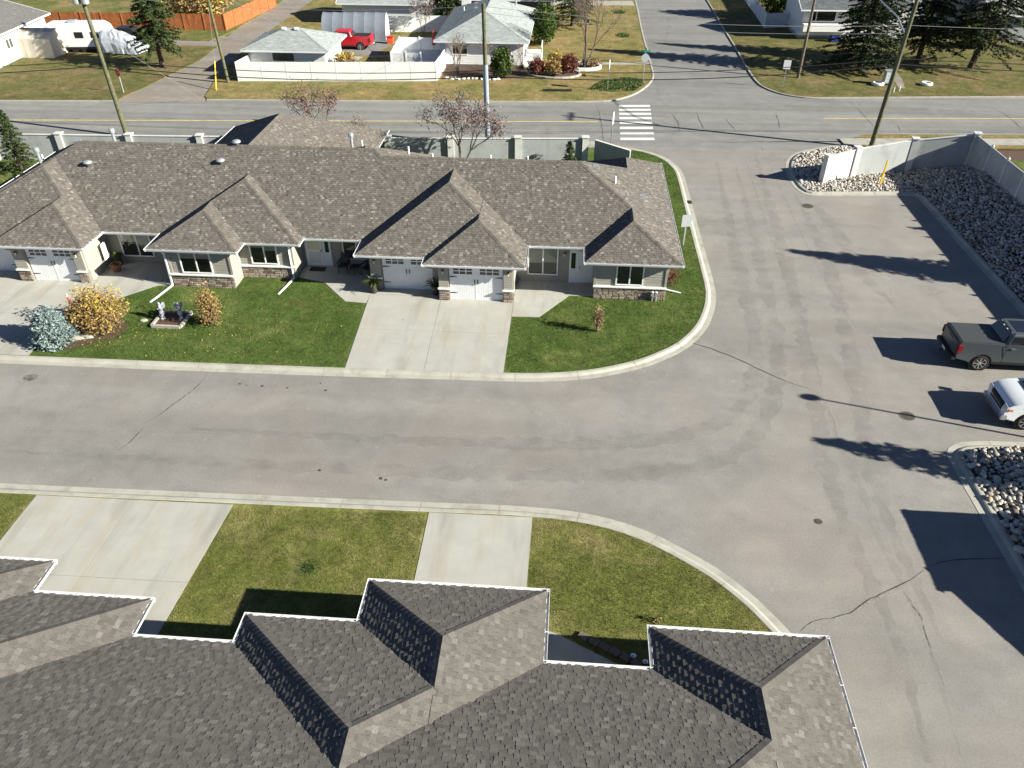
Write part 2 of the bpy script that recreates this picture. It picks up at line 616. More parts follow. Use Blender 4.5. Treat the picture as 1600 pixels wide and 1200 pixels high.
MAT['rocks'] = tonal('river_rock_mass', [(0, (.12, .105, .09)), (.2, (.32, .30, .27)), (.5, (.46, .435, .40)), (.75, (.54, .515, .48)), (.9, (.44, .33, .21)), (1, (.6, .58, .55))], .8, .25, False, .25, 12, .3)

LEAF = lambda name, stops, tr=.2: tonal(name, stops, .7, .2, False, .2, 6, 0., tr)
MAT['needle'] = LEAF('spruce_needles', [(0, (.018, .032, .012)), (.5, (.038, .062, .018)), (1, (.085, .105, .032))], .08)
MAT['needle_dark'] = LEAF('dark_spruce_needles', [(0, (.010, .020, .009)), (.5, (.022, .038, .013)), (1, (.06, .075, .022))], .06)
MAT['needle_blue'] = LEAF('blue_spruce_needles', [(0, (.12, .165, .165)), (.5, (.21, .275, .27)), (1, (.34, .41, .39))], .05)
MAT['leaf_yellow'] = LEAF('autumn_yellow_leaves', [(0, (.20, .115, .07)), (.3, (.33, .22, .11)), (.6, (.46, .32, .09)), (1, (.62, .48, .08))])
MAT['leaf_orange'] = LEAF('autumn_orange_leaves', [(0, (.20, .12, .07)), (.5, (.34, .23, .10)), (1, (.50, .36, .09))])
MAT['leaf_tan'] = LEAF('dry_tan_leaves', [(0, (.18, .10, .06)), (.5, (.30, .21, .11)), (1, (.40, .32, .16))])
MAT['leaf_purple'] = LEAF('purple_bronze_leaves', [(0, (.13, .095, .09)), (.5, (.22, .17, .16)), (1, (.33, .27, .25))])
MAT['leaf_red'] = LEAF('dark_red_leaves', [(0, (.10, .028, .022)), (.5, (.17, .055, .04)), (1, (.26, .11, .06))])
MAT['leaf_green'] = LEAF('mid_green_leaves', [(0, (.03, .055, .012)), (.5, (.06, .10, .02)), (1, (.12, .16, .035))])
MAT['leaf_lime'] = LEAF('lime_green_leaves', [(0, (.07, .10, .015)), (.5, (.14, .18, .03)), (1, (.22, .25, .05))])
MAT['blade_far'] = LEAF('grass_blades_green', [(0, (0.049, 0.103, 0.017)), (.5, (0.092, 0.164, 0.032)), (.8, (0.146, 0.200, 0.054)), (1, (0.248, 0.259, 0.097))], .25)
MAT['blade_near'] = LEAF('grass_blades_olive', [(0, (.070, .120, .022)), (.45, (.135, .18, .045)), (.75, (.23, .245, .09)), (1, (.40, .345, .17))], .25)
MAT['blade_clover'] = LEAF('clover_leaves', [(0, (.02, .06, .015)), (.5, (.04, .10, .025)), (1, (.08, .14, .04))], .2)

MAT['bare_tan'] = LEAF('sparse_reddish_leaves', [(0, (.15, .09, .075)), (.5, (.24, .15, .12)), (1, (.34, .24, .19))])
# ================================================================ GROUND
struct(MB().sheet([(-400, -150), (400, -150), (400, 600), (-400, 600)], -.12).build('ground', MAT['earth']))

ROAD_A = (-0.0645)                              # main road runs slightly skew: y = y0 + k x
K = .0645


def main_y(x, y0):
    return y0 + K * x


# asphalt: private road + parking area, one sheet
struct(MB().sheet([(-70, 9), (30, 9), (30, 61.6), (24, 63.2), (-2, 62.4), (-70, 60)], 0.0).build('private_road', MAT['private']))
struct(MB().sheet([(-120, main_y(-120, 62.0)), (120, main_y(120, 62.0)), (120, main_y(120, 75.6)), (-120, main_y(-120, 75.6))], .004).build('main_road', MAT['main']))
struct(MB().sheet([(4, 72.0), (24, 73.5), (24, 180), (4, 180)], .008).build('side_street', MAT['side']))


def ribbon(path, wd, z=.012, jit=0.0, taper=True):
    mb = MB()
    P = smoothline(path, .35)
    P = [(x + random.uniform(-jit, jit), y + random.uniform(-jit, jit)) for x, y in P]
    n = len(P)
    wl = [wd * random.uniform(.5, 1.25) * ((min(1, 4 * i / n, 4 * (n - 1 - i) / n) * .8 + .2) if taper else 1) for i in range(n)]
    vs = []
    for i in range(n):
        a, b = Vector(P[max(i - 1, 0)]), Vector(P[min(i + 1, n - 1)])
        t = (b - a).normalized() if (b - a).length > 0 else Vector((1, 0))
        nx, ny = -t.y * wl[i] / 2, t.x * wl[i] / 2
        vs += [(P[i][0] + nx, P[i][1] + ny, z), (P[i][0] - nx, P[i][1] - ny, z)]
    mb.add(vs, [(2 * i, 2 * i + 1, 2 * i + 3, 2 * i + 2) for i in range(n - 1)])
    return mb


# ---- kerbs: gutter pan, rolled face and top, cast in 3 m lengths with open joints
KERB_PROF = [(0.0, -.05), (0.0, .012), (.27, .016), (.36, .085), (.42, .108), (.55, .108), (.58, .095), (.58, -.05)]


def kerb(path, side=1, flat=None, mat='kerb', seg=3.0, prof=KERB_PROF, sm=True):
    """path = road-side edge; the kerb grows to its left for side=1"""
    P = smoothline(path, .5) if sm else path
    root = struct(MB().build('kerb', MAT['joint']))
    base = MB()
    # cumulative length
    cum = [0]
    for i in range(1, len(P)):
        cum.append(cum[-1] + math.dist(P[i], P[i - 1]))
    offs = [offset(P, side * o) for o, z in prof]

    def at(o, s):
        s = min(max(s, 0), cum[-1])
        k = 0
        while k < len(cum) - 2 and cum[k + 1] < s:
            k += 1
        t = (s - cum[k]) / max(1e-6, cum[k + 1] - cum[k])
        a, b = offs[o][k], offs[o][k + 1]
        return a[0] + (b[0] - a[0]) * t, a[1] + (b[1] - a[1]) * t

    s = 0
    while s < cum[-1] - .05:
        e = min(s + seg, cum[-1])
        if cum[-1] - e < 1.0:
            e = cum[-1]
        st = [s + .008] + [c for c in cum if s + .03 < c < e - .03] + [e - .008]
        mb = MB()
        m = len(prof)
        vs = []
        for q in st:
            for o, (_, z) in enumerate(prof):
                x, y = at(o, q)
                vs.append((x, y, z))
        fs = [(i * m + k, i * m + k + 1, (i + 1) * m + k + 1, (i + 1) * m + k) for i in range(len(st) - 1) for k in range(m - 1)]
        fs += [tuple(range(m)), tuple((len(st) - 1) * m + k for k in range(m - 1, -1, -1))]
        mb.add(vs, fs)
        mb.build('kerb_segment', MAT[mat], root)
        s = e
    # joint filler just under the surface
    kw = prof[-1][0]
    o1, o2 = offset(P, side * .01), offset(P, side * (kw - .01))
    n = len(P)
    me_v = [(x, y, 0.006) for x, y in o1] + [(x, y, .07) for x, y in o2]
    mid = offset(P, side * .33)
    me_v = [(x, y, .008) for x, y in o1] + [(x, y, .010 if kw > .4 else .09) for x, y in offset(P, side * .28 * kw / .58)] + [(x, y, .085) for x, y in offset(P, side * .42 * kw / .58)] + [(x, y, .088) for x, y in o2]
    fs = [(r * n + i, r * n + i + 1, (r + 1) * n + i + 1, (r + 1) * n + i) for r in range(3) for i in range(n - 1)]
    root.data.from_pydata(me_v, [], fs)
    root.data.materials.append(MAT['joint'])
    return P


KERB_N = [(0.0, -.05), (0.0, .10), (.03, .115), (.16, .115), (.18, .10), (.18, -.05)]
far_k = [(-62, 28.6), (-45, 28.65), (-26.6, 28.7), (-17.2, 28.75), (-9.2, 28.85), (-5.1, 28.95), (-2.4, 29.0), (-.4, 29.15), (1.7, 29.6), (3.8, 30.5), (5.1, 31.4), (6.2, 32.4), (7.3, 34.1), (7.9, 35.7), (8.25, 37.2), (8.4, 39), (8.4, 44), (8.4, 50), (8.4, 54.2), (8.25, 56.4), (7.5, 58.5), (6.2, 59.9), (4.8, 60.6), (3.6, 60.9)]
FAR = kerb(far_k, 1)
near_k = [(-62, 20.7), (-40, 20.75), (-21.6, 20.8), (-13.9, 20.88), (-8.9, 20.94), (-4.8, 21.0), (-2.1, 21.05), (-.6, 21.02), (.7, 20.93), (2.1, 20.65), (3.4, 20.15), (4.5, 19.5), (5.4, 18.85), (6.1, 18.25), (6.9, 17.35), (7.45, 16.55), (7.9, 15.8), (8.35, 14.8), (8.65, 13.6), (8.85, 12.2), (8.9, 6)]
NEAR = kerb(near_k, -1)
rock1_k = [(21.4, 62.6), (19.2, 61.6), (17.5, 60.5), (16.5, 58.9), (15.9, 56.6), (15.8, 54.4), (16.0, 52.9), (16.7, 52.1), (18.6, 52.15), (22.9, 52.5), (23.75, 52.2), (23.85, 51.0), (23.9, 43.6), (24.0, 36.7), (24.05, 27)]
ROCK1 = kerb(rock1_k, 1)
rock2_k = [(30, 26.5), (19.5, 26.3), (17.4, 26.2), (16.5, 25.95), (16.0, 25.4), (15.92, 24.6), (15.92, 22.3), (15.95, 18.5), (16.0, 5)]
ROCK2 = kerb(rock2_k, 1)
north_k = [(-33.0, 70.2), (-22.6, 70.7), (-5.3, 71.7), (2.0, 72.3), (4.1, 73.0), (5.7, 74.6), (6.9, 76.8), (7.7, 79.1), (8.15, 81.5), (8.2, 86), (8.2, 101), (8.4, 118), (8.4, 150)]
NORTH = kerb(north_k, 1, seg=4, prof=KERB_N, mat='walk')
NE = kerb([(18.3, 150), (18.2, 118), (18.0, 106), (17.9, 93), (17.75, 85.6), (17.85, 79.9), (18.5, 77.4), (19.8, 75.7), (22.0, 74.9), (26.1, 75.2), (41.6, 76.6), (70, 78.4)], 1, seg=4, prof=KERB_N, mat='walk')
NW = kerb([(-100, main_y(-100, 71.9)), (-60, main_y(-60, 71.9)), (-41.2, main_y(-41.2, 71.9))], 1, seg=4, prof=KERB_N, mat='walk')


def inner(P, side, d=.575):
    return offset(P, side * d)


# ---- lawns, verges and beds (raised behind the kerbs)
FI, NI = inner(FAR, 1), inner(NEAR, -1)
farlot = FI + [(-20, 60.3), (-62, 57.5), (-62, 29.3)]
struct(MB().prism(farlot, -.1, .085).build('lawn', MAT['lawn_far']))
nearlot = [p for p in NI if p[1] > 6] + [(8.3, 6), (-62, 6)]
struct(MB().prism(nearlot, -.1, .085).build('lawn', MAT['lawn_near']))
nI = inner(NORTH, 1, .185)
northlot = nI + [(-36.5, 150), (-36.2, 100), (-35.9, 86), (-34.6, 76), (-33.6, 71.4)]
struct(MB().prism(northlot, -.1, .085).build('verge', MAT['verge']))
neI = inner(NE, 1, .185)
struct(MB().prism(neI + [(70, 160), (18.9, 160)], -.1, .085).build('verge', MAT['verge_r']))
nwI = inner(NW, 1, .185)
struct(MB().prism(nwI + [(-40.3, 75), (-39.2, 84), (-39.6, 89.8), (-70, 91.6), (-100, 93)], -.1, .085).build('verge', MAT['verge_r']))
struct(MB().prism([(-110, 94.8), (-41.5, 92.4), (-40.6, 98), (-40.4, 108), (-41, 150), (-110, 150)], -.1, .075).build('verge', MAT['yard']))
# gravel lane and paved alley
struct(MB().sheet([(-41.6, 69), (-33, 69.6), (-33.5, 76), (-35.5, 88), (-35.6, 100), (-20, 106), (-20, 160), (-42, 160), (-41, 110), (-40.4, 95), (-110, 97.5), (-110, 90), (-40, 90), (-39.3, 84), (-40.4, 75)], .016).build('lane', MAT['gravel']))
# worn asphalt ramps where private road meets main road
struct(MB().sheet([(4.0, 61.2), (18, 60.9), (21.5, 63.2), (2.2, 62.2)], .006).build('road_apron', MAT['side']))

# sidewalks
def slabs(poly_line, wd, z0, z1, step, mat='walk', name='sidewalk'):
    a, b = Vector(poly_line[0]), Vector(poly_line[1])
    d = b - a
    L = d.length
    d.normalize()
    nrm = Vector((-d.y, d.x)) * wd / 2
    a2, b2, n2 = a + d * .06, b - d * .06, nrm * .94
    root = struct(MB().prism([a2 + n2, b2 + n2, b2 - n2, a2 - n2], z0, z1 - .012).build(name, MAT['joint']))
    k = max(1, round(L / step))
    for i in range(k):
        p, q = a + d * (L * i / k + .012), a + d * (L * (i + 1) / k - .012)
        MB().prism([p + nrm * .995, q + nrm * .995, q - nrm * .995, p - nrm * .995], z0 + .01, z1).build('paving_slab', MAT[mat], root)
    return root


slabs(((21.6, 63.1), (62, 65.8)), 1.5, -.05, .10, 2.0)
slabs(((2.6, 61.0), (-48, 58.2)), 1.4, -.05, .10, 2.0)
slabs(((-4.4, 85.0), (8.0, 85.9)), .8, -.05, .105, 1.5)
slabs(((-3.0, 117.2), (8.0, 117.6)), 3.0, -.05, .105, 3)
struct(MB().prism([(22.4, 62.0), (22.6, 62.4), (70, 65.2), (70, 64.4)], -.05, .098).build('verge', MAT['verge']))
struct(MB().prism([(23, 64.2), (24, 65.0), (70, 67.6), (70, 66.7)], -.05, .098).build('verge', MAT['verge']))
struct(MB().prism([(29.2, 50), (29.2, 58.2), (60, 62), (60, 30), (29.2, 30)], -.05, .5).build('lawn', MAT['lawn_far']))


# ---- driveways: separately cast slabs with open joints
def driveway(quads, name='driveway', mat='conc', z=.10, inset=.008):
    allp = [p for q in quads for p in q]
    root = struct(MB().build(name, MAT['joint']))
    vs, fs = [], []
    for q in quads:
        o = len(vs)
        vs += [(p[0], p[1], z - .012) for p in q]
        fs.append(tuple(range(o, o + len(q))))
        c = Vector((sum(p[0] for p in q) / len(q), sum(p[1] for p in q) / len(q)))
        qq = []
        for p in q:
            d = Vector(p) - c
            qq.append(tuple(c + d * (1 - inset / max(.5, d.length) * 1.4)))
        MB().prism(qq, -.04, z).build('concrete_slab', MAT[mat], root)
    root.data.from_pydata(vs, [], fs)
    root.data.materials.append(MAT['joint'])
    return root


def grid(a, b, c, d, nu, nv):
    """a-b near edge, d-c far edge"""
    a, b, c, d = map(Vector, (a, b, c, d))
    P = lambda u, v: tuple((a * (1 - u) + b * u) * (1 - v) + (d * (1 - u) + c * u) * v)
    return [[P(i / nu, j / nv), P((i + 1) / nu, j / nv), P((i + 1) / nu, (j + 1) / nv), P(i / nu, (j + 1) / nv)] for i in range(nu) for j in range(nv)]


# far side: twin driveway, entry pads
driveway(grid((-10.05, 29.36), (-2.58, 29.5), (-2.58, 36.35), (-10.4, 36.35), 2, 2) + [[(-10.4, 36.36), (-6.5, 36.36), (-6.5, 37.12), (-10.4, 37.12)]])
driveway([[(-10.4, 35.4), (-10.38, 36.95), (-10.38, 39.5), (-14.85, 39.5), (-14.85, 37.95), (-13.2, 37.45), (-11.55, 35.5)]], 'walkway')
driveway([[(-2.58, 34.6), (-1.15, 34.65), (.38, 37.0), (1.72, 37.0), (1.72, 38.5), (-2.58, 38.5)]], 'walkway')
driveway(grid((-34.2, 29.3), (-25.5, 29.3), (-25.9, 36.75), (-34.2, 36.75), 2, 2) + [[(-34.2, 36.76), (-29.9, 36.76), (-29.9, 37.55), (-34.2, 37.55)]])
driveway([[(-25.88, 34.2), (-24.4, 34.3), (-22.3, 36.45), (-21.3, 36.6), (-21.3, 39.2), (-26.15, 39.2), (-26.15, 36.78), (-25.88, 36.76)]], 'walkway')
# near side
driveway(grid((-19.75, 12.8), (-12.45, 12.8), (-12.05, 20.25), (-19.75, 20.2), 2, 2))
driveway(grid((-4.6, 13.5), (-.8, 13.5), (-.74, 20.42), (-4.62, 20.4), 1, 2))
driveway([[(-.78, 15.62), (-.1, 15.52), (.3, 15.4), (2.42, 14.31), (3.3, 13.85), (3.3, 12.2), (-.78, 12.2)]], 'walkway', inset=.002)
# expansion strip along near twin drive
# ---- road markings
def rot_rect(x0, x1, y0, y1):
    return [(x0, main_y(x0, y0)), (x1, main_y(x1, y0)), (x1, main_y(x1, y1)), (x0, main_y(x0, y1))]


struct(MB().sheet(rot_rect(-110, 2.4, 66.62, 66.80), .010).build('road_marking', MAT['yellow']))
struct(MB().sheet([(21.7, 69.1), (90, 73.9), (90, 74.06), (21.7, 69.26)], .010).build('road_marking', MAT['yellow']))
cw = struct(MB().build('crosswalk', MAT['white_paint']))
for i, py in enumerate((165.75, 171.75, 178.0, 184.75, 192.0, 200.0, 208.3, 217.2)):
    t = (py - 165.75) / 51.5
    a, b = G(966.7 + 2.6 * t, py), G(1015.7 + 6.8 * t, py)
    d = .29
    MB().sheet([(a.x, a.y - d), (b.x, b.y - d), (b.x, b.y + d), (a.x, a.y + d)], .012).build('stripe', MAT['white_paint'], cw)

# ---- cracks, patches, drips
for px, wd in (([(1040, 530), (1090, 538), (1150, 560), (1215, 590), (1270, 610)], .04),
               ([(1443, 890), (1425, 905), (1400, 918), (1375, 930), (1360, 936), (1330, 957), (1300, 966), (1270, 972), (1250, 988)], .035),
               ([(1445, 886), (1500, 874), (1560, 872), (1596, 871)], .04)):
    z = .012
    struct(ribbon(G2(px), wd, z, .03).build('crack', MAT['crack']))
for px, wd in (([(325, 582), (312, 600), (300, 612), (280, 625), (262, 640), (225, 662)], .05), ([(225, 668), (205, 690), (180, 707)], .05), ([(160, 735), (130, 758)], .03), ([(1410, 925), (1425, 945), (1440, 968), (1450, 1005), (1465, 1040)], .035)):
    struct(ribbon(G2(px), wd, .012, .04).build('crack', MAT['crack_soft']))
struct(ribbon(G2([(1443, 894), (1400, 922), (1360, 942), (1300, 971), (1250, 995)]), .14, .008, .05).build('crack', MAT['crack_pale']))
for px in ([(932, 166), (938, 185), (942, 212), (945, 224)], [(1088, 175), (1095, 192), (1102, 205)], [(1045, 173), (1058, 190), (1062, 205)],
           [(1132, 185), (1150, 205)], [(1212, 175), (1220, 205)], [(1330, 162), (1350, 180), (1366, 200)], [(1402, 195), (1408, 207)], [(1550, 168), (1575, 182), (1600, 205)],
           [(1112, 220), (1140, 223), (1180, 222), (1240, 223)], [(1135, 137), (1160, 138), (1180, 139)]):
    struct(ribbon(G2(px), .10, .014, .05).build('crack', MAT['crack_soft']))
struct(ribbon(G2([(1030, 8), (1045, 30), (1040, 60), (1022, 100), (1030, 150), (1055, 180), (1048, 222)]), .22, .011, .03).build('tyre_mark', MAT['seam_dark']))
for px, py, rr in ((375, 600, .07), (386, 602, .04), (410, 603, .08), (449, 606, .05), (501, 599, .05), (509, 610, .07), (499, 735, .07), (595, 748, .09), (603, 750, .06)):
    c = G(px, py)
    struct(MB().sheet([(c.x + rr * random.uniform(.6, 1.3) * math.cos(k * .785), c.y + rr * random.uniform(.6, 1.3) * math.sin(k * .785)) for k in range(8)], .010).build('tar_spot', MAT['crack']))
c = G(48, 590)
struct(MB().sheet([(c.x + .35 * math.cos(k * .52) * random.uniform(.8, 1.1), c.y + .28 * math.sin(k * .52) * random.uniform(.8, 1.1)) for k in range(12)], .010).build('oil_stain', MAT['stain']))
# worn pale scrape marks on the parking area
for px, wd in (([(1455, 462), (1470, 458), (1478, 455)], .06), ([(1492, 455), (1497, 458)], .05), ([(1295, 640), (1306, 660), (1310, 690)], .10), ([(1265, 430), (1268, 437)], .07),
               ([(1450, 452), (1456, 458), (1449, 462), (1462, 460), (1475, 455)], .05), ([(1421, 930), (1427, 945)], .09), ([(1465, 1040), (1480, 1078)], .09), ([(1087, 345), (1125, 344)], .25), ([(1087, 351), (1126, 351)], .1), ([(1115, 432), (1140, 432)], .15), ([(1506, 604), (1520, 612)], .12), ([(1520, 598), (1535, 606)], .1)):
    struct(ribbon(G2(px), wd, .009, .01).build('scrape_mark', MAT['crack_pale']))


# paving seams and tyre streaks following the turning traffic
for px, wd in (([(1290, 620), (1310, 690), (1345, 760), (1375, 840), (1420, 930), (1470, 1060), (1500, 1180)], .30), ([(1165, 250), (1215, 400), (1262, 520), (1292, 640)], .22), ([(0, 672), (300, 676), (600, 690), (900, 700), (1090, 690)], .16), ([(1190, 230), (1270, 400), (1370, 560)], .2)):
    struct(ribbon(G2(px), wd, .006, .04).build('paving_seam', MAT['seam']))
for px, wd in (([(1120, 250), (1150, 400), (1180, 540), (1150, 640), (1000, 690), (700, 690), (300, 670)], .85), ([(1180, 240), (1225, 400), (1262, 560), (1300, 760), (1400, 1000), (1450, 1190)], .85), ([(1240, 300), (1290, 400), (1330, 560), (1370, 760), (1470, 1000)], .85), ([(1150, 260), (1190, 420), (1215, 560), (1170, 690), (1000, 740), (600, 735), (0, 705)], .85), ([(1260, 310), (1300, 350), (1340, 420), (1400, 480)], .85)):
    struct(ribbon(G2(px), wd, .005, .05).build('tyre_streak', MAT['seam_dark']))


def disc_cover(name, label, cat, c, r, mat='iron'):
    t = thing(name, label, cat, (c.x, c.y, 0))
    MB().lathe([(r * 1.18, -.02), (r * 1.18, .013), (r * 1.02, .013), (r * 1.02, -.01)], 20).build('collar', MAT['joint'], t)
    mb = MB().lathe([(r, -.02), (r, .017)], 20)
    for i in range(-2, 3):
        hw = math.sqrt(max(.01, r * r - (i * r * .36) ** 2)) * .85
        mb.box(-hw, i * r * .36 - r * .07, .017, hw, i * r * .36 + r * .07, .024)
    mb.build('cover', MAT[mat], t)
    return t


disc_cover('manhole_cover', 'round manhole cover in the asphalt beside the upper rock bed', 'manhole cover', G(1262, 322), .35)
disc_cover('manhole_cover', 'round manhole cover crossed by the lamp post shadow near the white pickup', 'manhole cover', G(1418, 650), .29)
disc_cover('valve_cover', 'small valve cover in the open asphalt between the two lots', 'valve cover', G(1279, 815), .13)
t = thing('storm_drain', 'dark storm drain grate set in the curved kerb by the lawn', 'drain', (8.12, 50.3, .0))
MB().box(-.28, -.26, 0, .3, .26, .03).build('frame', MAT['iron'], t)
for k in range(5):
    MB().box(-.22, -.21 + k * .1, .03, .24, -.17 + k * .1, .05).build('bar', MAT['black'], t)


# ---- grass blades
def blades(name, polys, holes, dens, h, wd, mat, seed, dry=0.0, rings=(), amp=.17):
    rng = np.random.default_rng(seed)
    X, Y = [], []
    for poly in polys:
        a = np.array(poly)
        x0, y0, x1, y1 = a[:, 0].min(), a[:, 1].min(), a[:, 0].max(), a[:, 1].max()
        n = int((x1 - x0) * (y1 - y0) * dens)
        x, y = rng.uniform(x0, x1, n), rng.uniform(y0, y1, n)
        k = inside(poly, x, y)
        for hp in holes:
            k &= ~inside(hp, x, y)
        X.append(x[k])
        Y.append(y[k])
    x, y = np.concatenate(X), np.concatenate(Y)
    n = len(x)
    ang = rng.uniform(0, 6.283, n)
    lean = rng.uniform(.1, .9, n)
    la = rng.uniform(0, 6.283, n)
    hh = h * rng.uniform(.5, 1.25, n)
    ww = wd * rng.uniform(.6, 1.3, n)
    V = np.zeros((n, 3, 3), np.float32)
    V[:, 0] = np.stack([x - np.cos(ang) * ww, y - np.sin(ang) * ww, np.full(n, .08)], 1)
    V[:, 1] = np.stack([x + np.cos(ang) * ww, y + np.sin(ang) * ww, np.full(n, .08)], 1)
    V[:, 2] = np.stack([x + np.cos(la) * hh * lean, y + np.sin(la) * hh * lean, .08 + hh * (1 - .4 * lean)], 1)
    me = bpy.data.meshes.new(name)
    me.vertices.add(n * 3)
    me.vertices.foreach_set('co', V.ravel())
    me.loops.add(n * 3)
    me.loops.foreach_set('vertex_index', np.arange(n * 3, dtype=np.int32))
    me.polygons.add(n)
    me.polygons.foreach_set('loop_start', np.arange(0, n * 3, 3, dtype=np.int32))
    me.update(calc_edges=True)
    # patchy tone: sums of slow waves plus per-blade scatter
    p = np.zeros(n)
    for k in range(9):
        f = rng.uniform(.25, 1.6)
        a = rng.uniform(0, 6.283)
        p += np.sin(f * (x * np.cos(a) + y * np.sin(a)) * 2 + rng.uniform(0, 6.283) + 1.5 * np.sin(y * .7 + k)) / (f + .6)
    p = (p - p.mean()) / (p.std() + 1e-6)
    for cx, cy, wl, am in rings:
        dd = np.hypot(x - cx, (y - cy) * 1.1) + .18 * np.sin(x * 2.1) + .15 * np.sin(y * 2.7)
        p = p + am * np.sin(dd * 6.283 / wl) * np.exp(-dd / 4.5) * 2
    tone = np.clip(.45 + amp * p + rng.normal(0, .16, n) + dry, 0, 1)
    at = me.attributes.new('tone', 'FLOAT', 'FACE')
    at.data.foreach_set('value', tone.astype(np.float32))
    me.materials.append(mat)
    o = bpy.data.objects.new(name, me)
    COL.objects.link(o)
    return stuff(o)


_nv = [p for p in NI if p[0] > -12.4]
L_near1 = [(-12.0, 20.1), (-4.7, 20.3), (-4.7, 12.4), (-12.4, 12.4)]
L_near2 = [p for p in NI if p[0] > -.65 and p[1] > 11] + [(8, 11), (3.4, 12.2), (3.4, 13.9), (2.5, 14.36), (.38, 15.46), (-.1, 15.58), (-.72, 15.68), (-.7, 20.4)]
L_near0 = [(-24, 20.15), (-19.8, 20.15), (-19.8, 14), (-24, 14)]
rc1, rc2 = G(480, 870), G(940, 900)
blades('grass', [L_near1, L_near2, L_near0], [], 1500, .055, .008, MAT['blade_near'], 3, 0, ((rc1.x, rc1.y, 1.1, .95), (rc2.x, rc2.y, 1.2, .5)), .2)
L_far1 = [(-24.9, 29.4), (-10.15, 29.42), (-10.42, 35.3), (-11.6, 35.4), (-13.25, 37.4), (-14.9, 37.8), (-17.8, 37.7), (-17.9, 36.5), (-21.3, 36.4), (-22.4, 36.35), (-24.3, 34.2), (-25.4, 33)]
L_far2 = [p for p in FI if p[0] > -2.4] + [(3.6, 60.2), (3, 51), (5.5, 50.5), (5.45, 36.85), (1.7, 36.8), (.4, 36.9), (-1.1, 34.55), (-2.5, 34.5), (-2.5, 29.7)]
rc3, rc4 = G(930, 520), G(400, 500)
blades('grass', [L_far1, L_far2], [], 480, .06, .014, MAT['blade_far'], 5, 0, ((rc3.x, rc3.y, 1.2, .9), (rc4.x, rc4.y, 1.6, .6)), .24)
blades('grass', [[(-38, 29.3), (-34.3, 29.3), (-34.3, 36), (-38, 36)], [(-46, 48.8), (-34.8, 48.8), (-34.8, 56), (-46, 55)]], [], 200, .06, .02, MAT['blade_near'], 6)
# mowed-off green rings and clover
def patch(name, px, mat, z=.09, n=16, label=None):
    P = G2(px, .08)
    return struct(MB().sheet(smoothline(P + [P[0]], .5)[:-1], z).build(name, MAT[mat]))


CLOV = [G2([(918, 140), (935, 128), (975, 121), (1003, 123), (1006, 133), (990, 142), (955, 144)], .08),
        G2([(961, 54), (972, 51), (983, 53), (983, 58), (972, 59), (961, 57)], .08), G2([(959, 18), (968, 16), (977, 18), (976, 21), (966, 22), (959, 21)], .08)]
blades('clover', CLOV, [], 90, .14, .07, MAT['blade_clover'], 8)
rp = G(482, 888, .08)
blades('grass_tuft', [[(rp.x + .5 * math.cos(k), rp.y + .42 * math.sin(k)) for k in np.linspace(0, 6.1, 14)]], [], 420, .08, .010, MAT['blade_clover'], 9)
blades('grass_tuft', [[(rp.x + .22 * math.cos(k), rp.y + .2 * math.sin(k)) for k in np.linspace(0, 6.1, 14)]], [], 1200, .10, .012, MAT['blade_clover'], 10)
# ================================================================ ROOFS
def facets_of(x0, x1, y0, y1, kind, s, ze):
    E = lambda x, y, d: Vector((x, y, ze + s * d))
    F, C = [], []
    if kind == 'full':
        if (x1 - x0) >= (y1 - y0):
            d = (y1 - y0) / 2
            ym = (y0 + y1) / 2
            A, B = E(x0 + d, ym, d), E(x1 - d, ym, d)
            F = [[E(x0, y0, 0), E(x1, y0, 0), B, A], [E(x1, y0, 0), E(x1, y1, 0), B], [E(x1, y1, 0), E(x0, y1, 0), A, B], [E(x0, y1, 0), E(x0, y0, 0), A]]
        else:
            d = (x1 - x0) / 2
            xm = (x0 + x1) / 2
            A, B = E(xm, y0 + d, d), E(xm, y1 - d, d)
            F = [[E(x0, y0, 0), E(x1, y0, 0), A], [E(x1, y0, 0), E(x1, y1, 0), B, A], [E(x1, y1, 0), E(x0, y1, 0), B], [E(x0, y1, 0), E(x0, y0, 0), A, B]]
        C = [(E(x0, y0, 0), A), (E(x1, y0, 0), B if (x1 - x0) >= (y1 - y0) else A), (E(x1, y1, 0), B), (E(x0, y1, 0), A if (x1 - x0) >= (y1 - y0) else B), (A, B)]
    elif kind == 'gablex':
        d = (y1 - y0) / 2
        ym = (y0 + y1) / 2
        A, B = E(x0, ym, d), E(x1, ym, d)
        F = [[E(x0, y0, 0), E(x1, y0, 0), B, A], [E(x1, y1, 0), E(x0, y1, 0), A, B]]
        C = [(A, B)]
    elif kind == 'gabley':
        d = (x1 - x0) / 2
        xm = (x0 + x1) / 2
        A, B = E(xm, y0, d), E(xm, y1, d)
        F = [[E(x1, y0, 0), E(x1, y1, 0), B, A], [E(x0, y1, 0), E(x0, y0, 0), A, B]]
        C = [(A, B)]
    else:
        d = (x1 - x0) / 2
        xm = (x0 + x1) / 2
        if kind == 'ext-':
            A, B = E(xm, y0 + d, d), E(xm, y1, d)
            F = [[E(x0, y0, 0), E(x1, y0, 0), A], [E(x1, y0, 0), E(x1, y1, 0), B, A], [E(x0, y1, 0), E(x0, y0, 0), A, B]]
            C = [(E(x0, y0, 0), A), (E(x1, y0, 0), A), (A, B)]
        else:
            A, B = E(xm, y1 - d, d), E(xm, y0, d)
            F = [[E(x1, y1, 0), E(x0, y1, 0), A], [E(x1, y0, 0), E(x1, y1, 0), A, B], [E(x0, y1, 0), E(x0, y0, 0), B, A]]
            C = [(E(x0, y1, 0), A), (E(x1, y1, 0), A), (A, B)]
    return F, C


